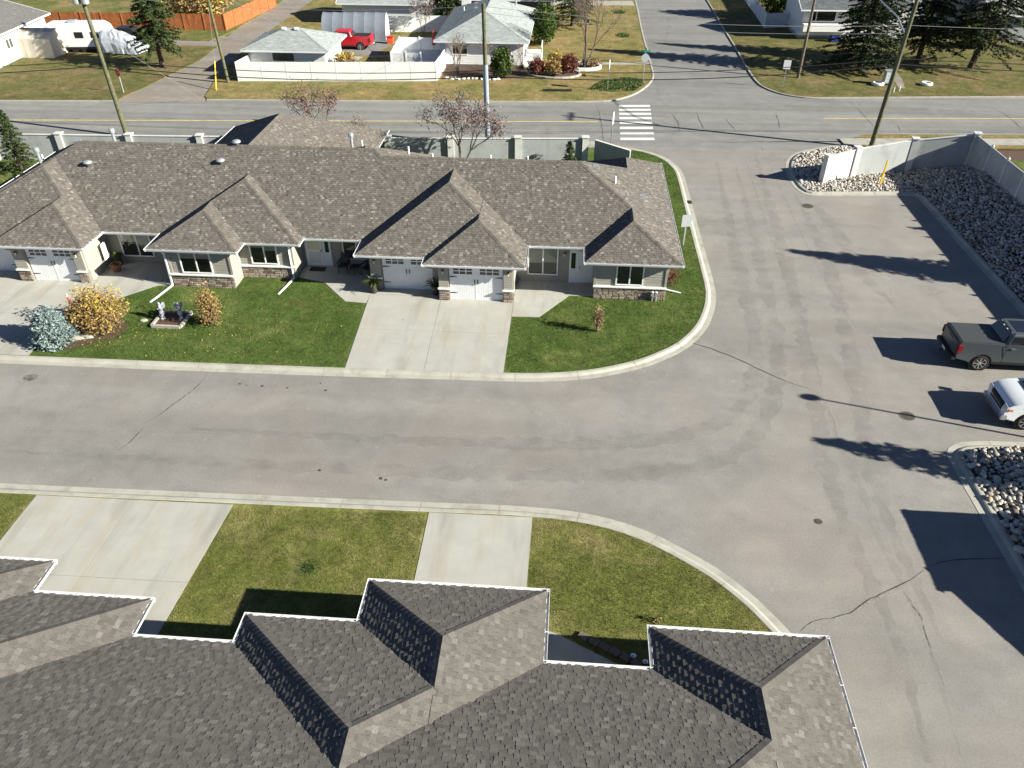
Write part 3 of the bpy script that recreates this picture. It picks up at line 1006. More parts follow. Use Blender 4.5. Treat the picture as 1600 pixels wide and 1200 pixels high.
def plane_of(poly):
    n = (poly[1] - poly[0]).cross(poly[2] - poly[0])
    n.normalize()
    if n.z < 0:
        n = -n
    return n, n.dot(poly[0])


def clip2(poly, a, b, c):
    """keep a*u+b*v<=c"""
    out = []
    n = len(poly)
    for i in range(n):
        p, q = poly[i], poly[(i + 1) % n]
        dp, dq = a * p[0] + b * p[1] - c, a * q[0] + b * q[1] - c
        if dp <= 0:
            out.append(p)
        if (dp < 0 < dq) or (dq < 0 < dp):
            t = dp / (dp - dq)
            out.append((p[0] + (q[0] - p[0]) * t, p[1] + (q[1] - p[1]) * t))
    return out


def roof(parent, hips, s, ze, mat, expo=.145, wlo=.13, whi=.34, thick=.011, singles=None, seed=1, view=None, ymax=None):
    """hips: (x0,x1,y0,y1,kind).  Builds the deck, every shingle tab as relief, ridge caps.
    singles: (count, material, centre) -> that many tabs nearest the point become objects of their own"""
    rnd = random.Random(seed)
    vols = []
    for h in hips:
        hs = h[5] if len(h) > 5 else s
        F, C = facets_of(h[0], h[1], h[2], h[3], h[4], hs, ze)
        vols.append((h, F, C, [plane_of(f) for f in F]))

    prio = [h[3] if h[4] == 'ext+' else (-h[2] + 1000 if h[4] == 'ext-' else -9999) for h in hips]

    def height(k, x, y):
        h, F, C, P = vols[k]
        if not (h[0] - 1e-6 <= x <= h[1] + 1e-6 and h[2] - 1e-6 <= y <= h[3] + 1e-6):
            return -9
        return min((d - n.x * x - n.y * y) / n.z for n, d in P)

    deck = MB()
    for k, (h, F, C, P) in enumerate(vols):
        for f in F:
            deck.add([p - Vector((0, 0, .012 + .004 * k)) for p in f], [tuple(range(len(f)))])
    root = deck.build('roof', MAT['deck_far'], parent)
    mb = MB()
    pieces = []
    for k, (h, F, C, P) in enumerate(vols):
        for f, (n, d) in zip(F, P):
            a = f[0]
            u = (f[1] - f[0]).normalized()
            v = n.cross(u).normalized()
            loc = [((p - a).dot(u), (p - a).dot(v)) for p in f]
            m = len(loc)
            planes = []
            for i in range(m):
                p, q = loc[i], loc[(i + 1) % m]
                ex, ey = q[0] - p[0], q[1] - p[1]
                L = math.hypot(ex, ey)
                if L < 1e-6:
                    continue
                planes.append((ey / L, -ex / L, (ey * p[0] - ex * p[1]) / L))
            vmax = max(p[1] for p in loc)
            umin, umax = min(p[0] for p in loc), max(p[0] for p in loc)
            row = 0
            vv = -.03
            while vv < vmax:
                uu = umin - rnd.uniform(0, .3)
                proud = rnd.random() < .5
                while uu < umax:
                    wd = rnd.uniform(wlo, whi)
                    q = [(uu, vv), (uu + wd - .004, vv), (uu + wd - .004, vv + expo), (uu, vv + expo)]
                    cu, cv = uu + wd / 2, vv + expo / 2
                    uu += wd
                    proud = not proud
                    full = True
                    for pa, pb, pc in planes:
                        lim = pc + (.03 if abs(pb + 1) < 1e-6 else 0)
                        if any(pa * x + pb * y > lim for x, y in q):
                            full = False
                            q = clip2(q, pa, pb, lim)
                            if len(q) < 3:
                                break
                    if len(q) < 3:
                        continue
                    cx, cy = sum(x for x, y in q) / len(q), sum(y for x, y in q) / len(q)
                    w3 = a + u * cx + v * cy
                    if ymax is not None and not (ymax[0] <= w3.y <= ymax[1]):
                        continue
                    ok = True
                    for j in range(len(vols)):
                        if j == k:
                            continue
                        hj = height(j, w3.x, w3.y)
                        if abs(hj - w3.z) < .004:
                            if (prio[j], -j) > (prio[k], -k):
                                ok = False
                        elif hj > w3.z + .07:
                            ok = False
                        if not ok:
                            break
                    if not ok:
                        continue
                    th = thick * (1.5 if proud else .75) * rnd.uniform(.8, 1.25)
                    tone = min(1, max(0, rnd.gauss(.48, .15) + (.09 if proud else -.08)))
                    if rnd.random() < .08:
                        tone = min(1, tone + .3)
                    if full and singles:
                        pieces.append((w3.copy(), u, v, n, wd, th, tone))
                        continue
                    emit(mb, a, u, v, n, q, vv, expo, th, tone)
                vv += expo
                row += 1
    if singles:
        cnt, smat, ctr = singles
        ctr = Vector(ctr)
        pieces.sort(key=lambda p: (p[0] - ctr).length)
        # one shared wedge, scaled to each tab
        unit = MB()
        e2 = expo / 2
        vs = [(-.5, -e2, 0), (.5, -e2, 0), (.5, e2, 0), (-.5, e2, 0), (-.5, -e2, 1), (.5, -e2, 1), (.5, e2, .15), (-.5, e2, .15)]
        unit.add(vs, [(0, 3, 2, 1), (4, 5, 6, 7), (0, 1, 5, 4), (1, 2, 6, 5), (2, 3, 7, 6), (3, 0, 4, 7)])
        src = None
        for i, (w3, u, v, n, wd, th, tone) in enumerate(pieces):
            if i < cnt:
                if src is None:
                    src = unit.build('shingle', MAT[smat], root)
                    o = src
                else:
                    o = src.copy()
                    COL.objects.link(o)
                    o.parent = root
                sx = wd - .004
                o.matrix_local = Matrix(((u.x * sx, v.x, n.x * th, w3.x), (u.y * sx, v.y, n.y * th, w3.y), (u.z * sx, v.z, n.z * th, w3.z), (0, 0, 0, 1)))
            else:
                q = [(-wd / 2 + .002, -expo / 2), (wd / 2 - .002, -expo / 2), (wd / 2 - .002, expo / 2), (-wd / 2 + .002, expo / 2)]
                emit(mb, w3, u, v, n, q, -expo / 2, expo, th, tone)
    sh = mb.build('shingles', mat, root)
    stuff(sh)
    cap = MB()
    for k, (h, F, C, P) in enumerate(vols):
        for A, B in C:
            d = B - A
            L = d.length
            if L < .3:
                continue
            d.normalize()
            side = d.cross(Vector((0, 0, 1))).normalized()
            # slope of the two faces either side
            st = 0
            while st < L:
                p0, p1 = A + d * st, A + d * min(L, st + .24)
                pm = (p0 + p1) / 2
                st += .2
                if ymax is not None and not (ymax[0] <= pm.y <= ymax[1]):
                    continue
                if any(height(j, pm.x, pm.y) > pm.z + .02 or abs(height(j, pm.x, pm.y) - pm.z) < .006 for j in range(len(vols)) if j != k):
                    continue
                w = .15
                # drop to each side measured on this volume's own faces
                zl = height(k, pm.x + side.x * w, pm.y + side.y * w)
                zr = height(k, pm.x - side.x * w, pm.y - side.y * w)
                dl = pm.z - zl if zl > 0 else .07
                dr = pm.z - zr if zr > 0 else .07
                t1, t0 = .020, .030
                vs = [p0 + side * w + Vector((0, 0, t0 - dl)), p0 + Vector((0, 0, t0 + .008)), p0 - side * w + Vector((0, 0, t0 - dr)),
                      p1 + side * w + Vector((0, 0, t1 - dl)), p1 + Vector((0, 0, t1 + .004)), p1 - side * w + Vector((0, 0, t1 - dr))]
                vs += [p0 + side * w + Vector((0, 0, t0 - dl - .012)), p0 + Vector((0, 0, t0 - .006)), p0 - side * w + Vector((0, 0, t0 - dr - .012))]
                cap.add(vs, [(0, 1, 4, 3), (1, 2, 5, 4), (6, 7, 1, 0), (7, 8, 2, 1)], min(1, max(0, rnd.gauss(.42, .13))))
    if cap.v:
        stuff(cap.build('ridge_caps', mat, root))
    return root, height


def emit(mb, a, u, v, n, q, v0, expo, th, tone):
    top, base = [], []
    for x, y in q:
        t = (y - v0) / expo
        off = th * (1 - .85 * t) + .002
        p = a + u * x + v * y
        top.append(p + n * off)
        base.append(p)
    m = len(q)
    vs = top + base
    fs = [tuple(range(m))]
    for i in range(m):
        j = (i + 1) % m
        if q[i][1] < v0 + expo * .98 or q[j][1] < v0 + expo * .98:
            fs.append((m + i, m + j, j, i))
    mb.add(vs, fs, tone)


def gutters(parent, line, ze, closed=False, joint=None):
    """white eaves trough along an eave outline (travelled with the roof on the left)"""
    P = [Vector((p[0], p[1], 0)) for p in line]
    n = len(P)
    for i in range(n if closed else n - 1):
        a, b = P[i], P[(i + 1) % n]
        d = (b - a)
        L = d.length
        if L < .1:
            continue
        d.normalize()
        out = Vector((d.y, -d.x, 0))
        mb = MB()
        z1, z0 = ze + .01 + (i % 2) * .003, ze - .12 + (i % 2) * .003
        q = lambda s, o, z: a + d * s + out * o + Vector((0, 0, z))
        e0, e1 = -.098, L + .098
        prof = [(.0, z0), (.07, z0 + .01), (.10, z1 - .03), (.10, z1), (.088, z1), (.08, z1 - .05), (.015, z1 - .06), (.012, z1 - .0), (0, z1)]
        m = len(prof)
        vs = [q(e0, o, z) for o, z in prof] + [q(e1, o, z) for o, z in prof]
        mb.add(vs, [(k, (k + 1) % m, m + (k + 1) % m, m + k) for k in range(m)] + [tuple(range(m - 1, -1, -1)), tuple(range(m, 2 * m))])
        s = 1.0
        while s < L - .5:
            mb.add([q(s, .005, z1 + .004), q(s + .03, .005, z1 + .004), q(s + .03, .098, z1 + .004), q(s, .098, z1 + .004)], [(0, 1, 2, 3)])
            s += 1.2
        mb.build('gutter', MAT['gutter'], parent)
        MB().beam(a + d * 0 + Vector((0, 0, ze - .085)) - out * .012, b + Vector((0, 0, ze - .085)) - out * .012, .022, .17).build('fascia', MAT['trim'], parent)


def lap_boards(mb, p0, p1, z0, z1, expo=.15):
    """horizontal lap siding on the wall p0->p1, outside on the right of travel"""
    a, b = Vector((p0[0], p0[1], 0)), Vector((p1[0], p1[1], 0))
    d = (b - a).normalized()
    out = Vector((d.y, -d.x, 0))
    z = z0
    while z < z1 - .01:
        t = min(z + expo, z1)
        A, B = a + out * .028, b + out * .028
        C, D = b + out * .008, a + out * .008
        V = lambda p, zz: (p.x, p.y, zz)
        mb.add([V(A, z), V(B, z), V(C, t), V(D, t), V(a, z), V(b, z)], [(0, 1, 2, 3), (4, 5, 1, 0)])
        z = t
    return mb


_stone_meshes = []


def stone_src():
    if not _stone_meshes:
        for k in range(6):
            bm = bmesh.new()
            bmesh.ops.create_cube(bm, size=1)
            for vtx in bm.verts:
                vtx.co.x *= random.uniform(.86, 1.0)
                vtx.co.z *= random.uniform(.8, 1.0)
                vtx.co.y *= random.uniform(.8, 1.15)
            bmesh.ops.bevel(bm, geom=[e for e in bm.edges], offset=.09, segments=1, affect='EDGES', clamp_overlap=True)
            me = bpy.data.meshes.new('stone')
            bm.to_mesh(me)
            bm.free()
            me.materials.append(MAT['veneer'])
            _stone_meshes.append(me)
    return _stone_meshes


def veneer(parent, p0, p1, z0, z1, seed=1):
    """stacked stone course by course on the wall p0->p1 (outside on the right)"""
    rnd = random.Random(seed)
    src = stone_src()
    a, b = Vector((p0[0], p0[1], 0)), Vector((p1[0], p1[1], 0))
    d = b - a
    L = d.length
    d.normalize()
    out = Vector((d.y, -d.x, 0))
    bed = MB()
    A, B = a + out * .015, b + out * .015
    bed.add([(A.x, A.y, z0), (B.x, B.y, z0), (B.x, B.y, z1), (A.x, A.y, z1)], [(0, 1, 2, 3)])
    bed.add([(a.x, a.y, z1), (A.x, A.y, z1), (B.x, B.y, z1), (b.x, b.y, z1)], [(0, 1, 2, 3)])
    root = bed.build('stone_veneer', MAT['mortar'], parent)
    z = z0
    while z < z1 - .02:
        hh = min(rnd.uniform(.09, .155), z1 - z)
        if z1 - z - hh < .06:
            hh = z1 - z
        s = 0
        while s < L - .01:
            wd = min(rnd.uniform(.18, .44), L - s)
            if L - s - wd < .12:
                wd = L - s
            dep = rnd.uniform(.05, .085)
            o = bpy.data.objects.new('stone', rnd.choice(src))
            COL.objects.link(o)
            o.parent = root
            c = a + d * (s + wd / 2) + out * (dep * .4) + Vector((0, 0, z + hh / 2))
            sx, sz = wd - .012, hh - .012
            rz = rnd.uniform(-.02, .02)
            o.matrix_local = Matrix(((d.x * sx, out.x * dep, 0, c.x), (d.y * sx, out.y * dep, 0, c.y), (rz * .1, 0, sz, c.z), (0, 0, 0, 1)))
            s += wd
        z += hh
    cp = MB()
    m0, m1 = a + out * .05 - d * .02, b + out * .05 + d * .02
    cp.beam((m0.x, m0.y, z1 + .035), (m1.x, m1.y, z1 + .035), .15, .07)
    cp.build('stone_sill', MAT['trim'], parent)
    return root


def window(parent, x0, x1, z0, z1, y, mulls=(), blind=None, frame=.07, face=-1, blindmat='blind', lamp=False):
    """window in a wall facing -Y (face=-1) or +Y"""
    s = face
    mb = MB()
    yo, yi = y + s * .055, y + s * .004
    def bar(a0, a1, b0, b1, yy=yo):
        mb.box(a0, min(yy, yi), b0, a1, max(yy, yi), b1)
    bar(x0, x1, z0, z0 + frame)
    bar(x0, x1, z1 - frame, z1)
    bar(x0, x0 + frame, z0 + frame, z1 - frame)
    bar(x1 - frame, x1, z0 + frame, z1 - frame)
    xs = [x0 + frame]
    for m in mulls:
        bar(m - .035, m + .035, z0 + frame, z1 - frame, y + s * .045)
        xs += [m - .035, m + .035]
    xs.append(x1 - frame)
    root = mb.build('window', MAT['trim'], parent)
    bk = MB()
    yb = y + s * .006
    bk.add([(x0 + frame, yb, z0 + frame), (x1 - frame, yb, z0 + frame), (x1 - frame, yb, z1 - frame), (x0 + frame, yb, z1 - frame)], [(0, 1, 2, 3)])
    bk.build('room', MAT['interior'], root)
    for i in range(0, len(xs), 2):
        yp = y + s * .028
        MB().add([(xs[i], yp, z0 + frame), (xs[i + 1], yp, z0 + frame), (xs[i + 1], yp, z1 - frame), (xs[i], yp, z1 - frame)], [(0, 1, 2, 3)]).build('pane', MAT['glass'], root)
        if blind:
            bl = blind[min(i // 2, len(blind) - 1)]
            if bl > 0:
                zb = z1 - frame - (z1 - z0 - 2 * frame) * bl
                yb2 = y + s * .014
                b2 = MB()
                nst = max(1, int((z1 - frame - zb) / .05))
                for k in range(nst):
                    za, zc = zb + (z1 - frame - zb) * k / nst, zb + (z1 - frame - zb) * (k + 1) / nst
                    b2.add([(xs[i], yb2 + s * .004, za), (xs[i + 1], yb2 + s * .004, za), (xs[i + 1], yb2, zc), (xs[i], yb2, zc)], [(0, 1, 2, 3)])
                b2.build('blind', MAT[blindmat], root)
    return root


def garage_door(parent, x0, x1, z1, y, lit=True):
    """white carriage-style door: grooved boards, two lite groups, strap hinges, pull handles"""
    root = MB().box(x0, y, 0, x1, y + .03, z1).build('garage_door', MAT['door_white'], parent)
    mb = MB()
    n = 22
    for i in range(n):
        a, b = x0 + (x1 - x0) * i / n, x0 + (x1 - x0) * (i + 1) / n
        mb.box(a + .007, y - .014, .06, b - .007, y - .001, z1 - .62)
    mb.box(x0, y - .02, z1 - .10, x1, y - .001, z1)
    mb.box(x0, y - .018, z1 - .62, x1, y - .001, z1 - .55)
    mb.box(x0, y - .018, 0.01, x1, y - .001, .06)
    xm = (x0 + x1) / 2
    mb.box(xm - .05, y - .022, .06, xm + .05, y - .002, z1 - .1)
    mb.box(x0, y - .022, .06, x0 + .09, y - .002, z1 - .1)
    mb.box(x1 - .09, y - .022, .06, x1, y - .002, z1 - .1)
    mb.build('board_face', MAT['door_white'], root)
    W = (x1 - x0)
    for c in (x0 + W * .25, x1 - W * .25):
        w2 = W * .185
        lx0, lx1, lz0, lz1 = c - w2, c + w2, z1 - .54, z1 - .12
        MB().add([(lx0, y - .004, lz0), (lx1, y - .004, lz0), (lx1, y - .004, lz1), (lx0, y - .004, lz1)], [(0, 1, 2, 3)]).build('lite', MAT['darkglass'], root)
        g = MB()
        for i in range(4):
            xx = lx0 + (lx1 - lx0) * i / 3
            g.box(xx - .022, y - .024, lz0, xx + .022, y - .003, lz1)
        for i in range(3):
            zz = lz0 + (lz1 - lz0) * i / 2
            g.box(lx0, y - .026, zz - .022, lx1, y - .005, zz + .022)
        g.build('lite_grille', MAT['door_white'], root)
    for sx, xe in ((1, x0 + .02), (-1, x1 - .02)):
        for zz in (z1 - .68, .50):
            h = MB()
            xa, xb = xe, xe + sx * .38
            h.add([(xa, y - .034, zz - .035), (xa, y - .034, zz + .035), (xb, y - .034, zz + .008), (xb, y - .034, zz - .008),
                   (xa, y - .022, zz - .035), (xa, y - .022, zz + .035), (xb, y - .022, zz + .008), (xb, y - .022, zz - .008)],
                  [(0, 1, 2, 3), (0, 4, 5, 1), (1, 5, 6, 2), (2, 6, 7, 3), (3, 7, 4, 0)])
            h.build('strap_hinge', MAT['black'], root)
    for sx in (-1, 1):
        MB().tube([(xm + sx * .08, y - .03, 1.08), (xm + sx * .08, y - .06, 1.11), (xm + sx * .08, y - .06, 1.27), (xm + sx * .08, y - .03, 1.30)], .022, 6).build('pull_handle', MAT['black'], root)
    return root


def wall_lamp(parent, x, y, z):
    r = MB().box(x - .05, y - .03, z - .06, x + .05, y, z + .08).build('wall_lamp', MAT['darkmetal'], parent)
    MB().lathe([(.035, z - .12), (.07, z + .06)], 6, (x, y - .13, 0)).build('lamp_shade', MAT['lampglass'], r)
    MB().lathe([(.085, z + .06), (.01, z + .13)], 6, (x, y - .13, 0)).build('lamp_cap', MAT['darkmetal'], r)
    return r


def entry_door(parent, x0, xs, x1, y, z1=2.08, z0=.1, glass=True, storm=False):
    """white door x? with a side light between x0 and xs"""
    root = MB().box(x0, y - .05, z0, x1, y - .004, z1).build('door', MAT['door_white'], parent)
    MB().box(xs + .07, y - .075, z0 + .04, x1 - .06, y - .05, z1 - .07).build('door_leaf', MAT['door_white'], root)
    p = MB()
    MB().add([(x0 + .10, y - .054, z0 + .88), (xs - .07, y - .054, z0 + .88), (xs - .07, y - .054, z1 - .16), (x0 + .10, y - .054, z1 - .16)], [(0, 1, 2, 3)]).build('side_light', MAT['darkglass'], root)
    if storm:
        MB().add([(xs + .16, y - .080, z0 + 1.05), (x1 - .15, y - .080, z0 + 1.05), (x1 - .15, y - .080, z1 - .17), (xs + .16, y - .080, z1 - .17)], [(0, 1, 2, 3)]).build('door_glass', MAT['blind'], root)
        MB().box(xs + .13, y - .083, z0 + .16, x1 - .12, y - .076, z0 + .95).build('lower_panel', MAT['trim'], root)
    MB().tube([(xs + .16, y - .08, z0 + .9), (xs + .16, y - .12, z0 + .9), (xs + .16, y - .12, z0 + 1.05)], .02, 6).build('door_handle', MAT['black'], root)
    MB().box(x0 - .02, y - .10, z0 - .02, x1 + .02, y - .003, z0 + .02).build('threshold', MAT['galv'], root)
    return root


def downspout(parent, top, knee, foot, out):
    mb = MB()
    mb.beam(top, knee, .085, .065)
    mb.beam(knee, foot, .085, .065)
    mb.beam(foot, out, .085, .065)
    return mb.build('downspout', MAT['gutter'], parent)


def roof_vent(parent, p, kind='turtle'):
    if kind == 'turtle':
        r = MB().lathe([(.16, -.12), (.13, .10), (.13, .16)], 12, p).build('roof_vent', MAT['darkmetal'], parent)
        MB().lathe([(.24, .16), (.26, .20), (.20, .28), (.05, .32)], 14, p).build('vent_cap', MAT['galv'], r)
    elif kind == 'pipe':
        r = MB().lathe([(.055, -.2), (.055, .45)], 8, p).build('vent_pipe', MAT['trim'], parent)
    elif kind == 'flue':
        r = MB().lathe([(.09, -.3), (.09, .75)], 10, p).build('flue', MAT['galv'], parent)
        MB().lathe([(.16, .72), (.17, .86), (.15, .98), (.03, 1.02)], 10, p).build('flue_cap', MAT['galv'], r)
    elif kind == 'box':
        r = MB().cbox((p[0], p[1], p[2] + .02), (.36, .36, .2)).build('box_vent', MAT['galv'], parent)
    return r


# ================================================================ TOWNHOUSE ROW ACROSS THE STREET
ZE = 2.45
far = thing('townhouse_row', 'long townhouse row with brown shingled hip roofs and white garage doors across the street', 'townhouses')
DX, DY = -23.62, .35
FAR_HIPS = [(-34.9, -5.4, 38.1, 49.9, 'full', .5), (-17, 6.1, 38.1, 48.9, 'full', .5),
            (-10.93, -1.98, 36.33, 44.5, 'ext-', .52), (-7.2, -1.98, 35.55, 42, 'ext-', .52),
            (1.13, 6.1, 36.38, 44, 'ext-', .5),
            (-22.2, -14.26, 37.32, 44.3, 'ext-', .5), (-22.2, -17.3, 36.2, 42, 'ext-', .5),
            (-10.93 + DX, -1.98 + DX, 36.33 + DY + .3, 45, 'ext-', .52), (-7.2 + DX, -1.98 + DX, 35.55 + DY + .1, 42.5, 'ext-', .52),
            (1.13, 6.1, 44.5, 50.75, 'ext+', .5), (-24.6, -13.2, 44, 56.0, 'ext+', .5), (-17.5, -6.5, 44, 50.4, 'ext+', .5)]
froof, fh = roof(far, FAR_HIPS, .5, ZE, MAT['shingle_far'], seed=3, ymax=(35, 56.2), thick=.013, wlo=.09, whi=.23)
eave_far = [(6.1, 50.75), (1.13, 50.75), (1.13, 48.9), (-6.5, 48.9), (-6.5, 50.4), (-13.2, 50.4), (-13.2, 56), (-24.6, 56), (-24.6, 49.9), (-34.9, 49.9), (-34.9, 36.98), (-30.82, 36.98), (-30.82, 36.0), (-25.6, 36.0), (-25.6, 38.1),
            (-22.2, 38.1), (-22.2, 36.2), (-17.3, 36.2), (-17.3, 37.32), (-14.26, 37.32), (-14.26, 38.1), (-10.93, 38.1), (-10.93, 36.33), (-7.2, 36.33), (-7.2, 35.55), (-1.98, 35.55),
            (-1.98, 38.1), (1.13, 38.1), (1.13, 36.38), (6.1, 36.38)]
gutters(far, eave_far, ZE, True)
MB().sheet(eave_far, ZE - .13).build('soffit', MAT['soffit'], far)
foot = [(5.42, 50.2), (-34.3, 49.3), (-34.3, 37.55), (-29.95, 37.55), (-29.95, 36.66), (-26.15, 36.66), (-26.15, 39.15), (-21.3, 39.15), (-21.3, 36.55), (-17.92, 36.55), (-17.92, 37.82), (-14.92, 37.82), (-14.92, 39.5),
        (-10.4, 39.5), (-10.4, 37.12), (-6.52, 37.12), (-6.52, 36.24), (-2.62, 36.24), (-2.62, 38.52), (1.69, 38.52), (1.69, 36.9), (5.42, 36.9)]
MB().prism(foot, -.1, ZE - .12).build('wall', MAT['siding'], far)
sd = MB()
for i in range(1, len(foot)):
    p, q = foot[i], foot[(i + 1) % len(foot)]
    lap_boards(sd, p, q, 0.1, ZE - .13)
stuff(sd.build('siding_boards', MAT['siding'], far))
# corner trim boards
for x, y in ((-26.15, 36.66), (-21.3, 36.55), (-17.92, 36.55), (-14.92, 37.82), (-2.62, 36.24), (1.69, 36.9), (5.42, 36.9), (-29.95, 36.66)):
    MB().cbox((x, y, 1.28), (.12, .12, 2.1)).build('corner_trim', MAT['siding'], far)
# stone skirts
veneer(far, (1.64, 36.87), (5.47, 36.87), 0, .80, 1)
veneer(far, (-21.35, 36.52), (-17.87, 36.52), 0, .80, 2)
veneer(far, (-17.9, 37.79), (-14.88, 37.79), 0, .80, 3)
for k, (xa, xb, yy) in enumerate(((-6.56, -5.99, 36.02), (-3.13, -2.58, 36.02), (-10.42, -9.77, 36.92), (-30.1, -29.4, 36.42), (-26.64, -26.1, 36.42))):
    MB().box(xa + .03, yy + .04, 0, xb - .03, yy + .3, ZE - .13).build('pier', MAT['siding'], far)
    sb = MB()
    lap_boards(sb, (xa + .03, yy + .03), (xb - .03, yy + .03), .85, ZE - .13)
    sb.build('pier_siding', MAT['siding'], far)
    veneer(far, (xa, yy + .03), (xb, yy + .03), 0, .78, 10 + k)
    MB().box(xb - .005, yy + .0, 0, xb + .012, yy + .3, .78).build('pier_return', MAT['mortar'], far)
# windows
window(far, 2.78, 4.24, .93, 2.24, 36.87, (3.51,), (.35, .25), blindmat='interior')
window(far, -1.97, -.30, .52, 2.2, 38.49, (-1.13,), (.58, .55))
window(far, -20.68, -18.95, .93, 2.2, 36.52, (-19.78,), (.3, .3))
window(far, -17.25, -15.72, .95, 2.24, 37.79, (-16.45,), (.2, .35))
window(far, -12.55, -10.72, .55, 2.2, 39.47, (-11.75,), (.0, .45))
window(far, -25.4, -23.55, .45, 2.25, 39.12, (-24.4,), (.5, .6))
# doors
entry_door(far, .31, .72, 1.66, 38.49)
d2 = MB().box(-14.72, 39.42, .1, -13.22, 39.466, 2.12).build('door', MAT['door_white'], far)
MB().box(-14.64, 39.39, .14, -13.72, 39.42, 2.05).build('storm_door', MAT['trim'], d2)
MB().add([(-14.52, 39.386, 1.1), (-13.84, 39.386, 1.1), (-13.84, 39.386, 1.95), (-14.52, 39.386, 1.95)], [(0, 1, 2, 3)]).build('door_glass', MAT['blind'], d2)
MB().add([(-14.52, 39.386, .26), (-13.84, 39.386, .26), (-13.84, 39.386, 1.0), (-14.52, 39.386, 1.0)], [(0, 1, 2, 3)]).build('lower_panel', MAT['plate'], d2)
MB().add([(-13.56, 39.416, .95), (-13.34, 39.416, .95), (-13.34, 39.416, 1.98), (-13.56, 39.416, 1.98)], [(0, 1, 2, 3)]).build('side_light', MAT['darkglass'], d2)
MB().tube([(-13.8, 39.38, 1.0), (-13.8, 39.35, 1.0), (-13.8, 39.35, 1.12)], .02, 6).build('door_handle', MAT['black'], d2)
d3 = MB().box(-22.6, 39.06, .1, -21.5, 39.116, 2.12).build('door', MAT['door_white'], far)
MB().box(-22.5, 39.03, .14, -21.6, 39.06, 2.05).build('door_leaf', MAT['galv'], d3)
garage_door(far, -5.97, -3.15, 2.13, 36.20)
garage_door(far, -9.72, -7.0, 2.13, 37.08)
garage_door(far, -29.35, -26.64, 2.13, 36.62)
garage_door(far, -33.5, -30.8, 2.13, 37.51)
MB().box(-7.0, 36.95, 0, -6.53, 37.1, ZE - .13).build('door_jamb', MAT['siding'], far)
for x, y in ((.05, 38.48), (-12.85, 39.46), (-10.1, 36.92), (-6.28, 36.02), (-2.85, 36.02), (-29.75, 36.42), (-26.35, 36.42)):
    wall_lamp(far, x, y, 1.85)
# downspouts with splash legs
downspout(far, (-21.42, 36.3, 2.3), (-21.44, 36.46, 2.0), (-21.44, 36.44, .16), (-21.9, 34.6, .10))
downspout(far, (-14.75, 37.5, 2.3), (-15.02, 37.74, 2.0), (-15.0, 37.7, .16), (-15.35, 35.95, .10))
downspout(far, (5.7, 36.5, 2.3), (5.5, 36.82, 2.05), (5.5, 37.9, .2), (6.4, 37.65, .12))
MB().beam((-21.5, 36.5, .14), (-23.3, 36.9, .11), .085, .065).build('downspout_leg', MAT['gutter'], far)
# utility meters on the right bay
for x in (4.78, 4.98):
    r_ = MB().cbox((x, 36.72, .52), (.16, .14, .22)).build('utility_meter', MAT['galv'], far)
    MB().tube([(x, 36.74, .42), (x, 36.74, -.02)], .04, 8).build('conduit', MAT['galv'], r_)
    MB().lathe([(.07, .62), (.07, .68)], 10, (x, 36.7, 0)).build('meter_dial', MAT['plate'], r_)
# roof vents, flues and plumbing stacks
for px, py in ((132, 240), (373, 239), (350, 276)):
    z = 4.6
    for _ in range(6):
        p = G(px, py, z)
        z = max(fh(k, p.x, p.y) for k in range(len(FAR_HIPS)))
    roof_vent(far, (p.x, p.y, z))
for x, y, kd in ((-29.6, 44.6, 'box'), (-27.6, 45.2, 'flue'), (-32.4, 44.6, 'flue'), (-32.6, 45.2, 'pipe'), (-24.5, 45.2, 'box'), (-13.2, 46.2, 'flue'), (-12.4, 45.6, 'pipe'), (-9.6, 45.6, 'pipe'), (-8.1, 45.2, 'pipe'), (-4.6, 45.2, 'pipe'), (-2.4, 45.3, 'pipe'), (-7.2, 45.3, 'box')):
    z = max(fh(k, x, y) for k in range(len(FAR_HIPS)))
    roof_vent(far, (x, y, z), kd)
for px, py, kd in ((931, 262, 'box'), (961, 287, 'pipe'), (1004, 308, 'box')):
    z = 4.0
    for _ in range(6):
        p = G(px, py, z)
        z = max(fh(k, p.x, p.y) for k in range(len(FAR_HIPS)))
    roof_vent(far, (p.x, p.y, z), kd)

# ================================================================ TOWNHOUSE ROW BELOW THE DRONE
near = thing('townhouse_row', 'near townhouse row seen from above as grey-brown shingled hips edged with white gutters', 'townhouses')
SN = .46
NEAR_HIPS = [(-36, 7.82, 2.0, 12.7, 'full', .46),
             (-8.7, -.08, 5, 13.65, 'ext+', .46), (-5.4, -.08, 6, 15.14, 'ext+', .46),
             (2.92, 7.82, 6, 14.07, 'ext+', .46),
             (-20.6, -11.73, 5, 13.97, 'ext+', .46), (-20.6, -15.4, 6, 15.15, 'ext+', .46)]
nroof, nh = roof(near, NEAR_HIPS, SN, ZE, MAT['shingle_near'], seed=11, expo=.142, wlo=.10, whi=.22, thick=.012, singles=(300, 'shingle_piece', (-3, 8.5, 21.2)), ymax=(4.0, 15.3))
eave_near = [(7.82, 2.0), (7.82, 14.07), (2.92, 14.07), (2.92, 12.7), (-.08, 12.7), (-.08, 15.14), (-5.4, 15.14), (-5.4, 13.65), (-8.7, 13.65), (-8.7, 12.7), (-11.73, 12.7), (-11.73, 13.97), (-15.4, 13.97), (-15.4, 15.15), (-20.6, 15.15), (-20.6, 12.7), (-36, 12.7), (-36, 2)]
gutters(near, eave_near, ZE, True)
MB().sheet(eave_near, ZE - .13).build('soffit', MAT['soffit'], near)
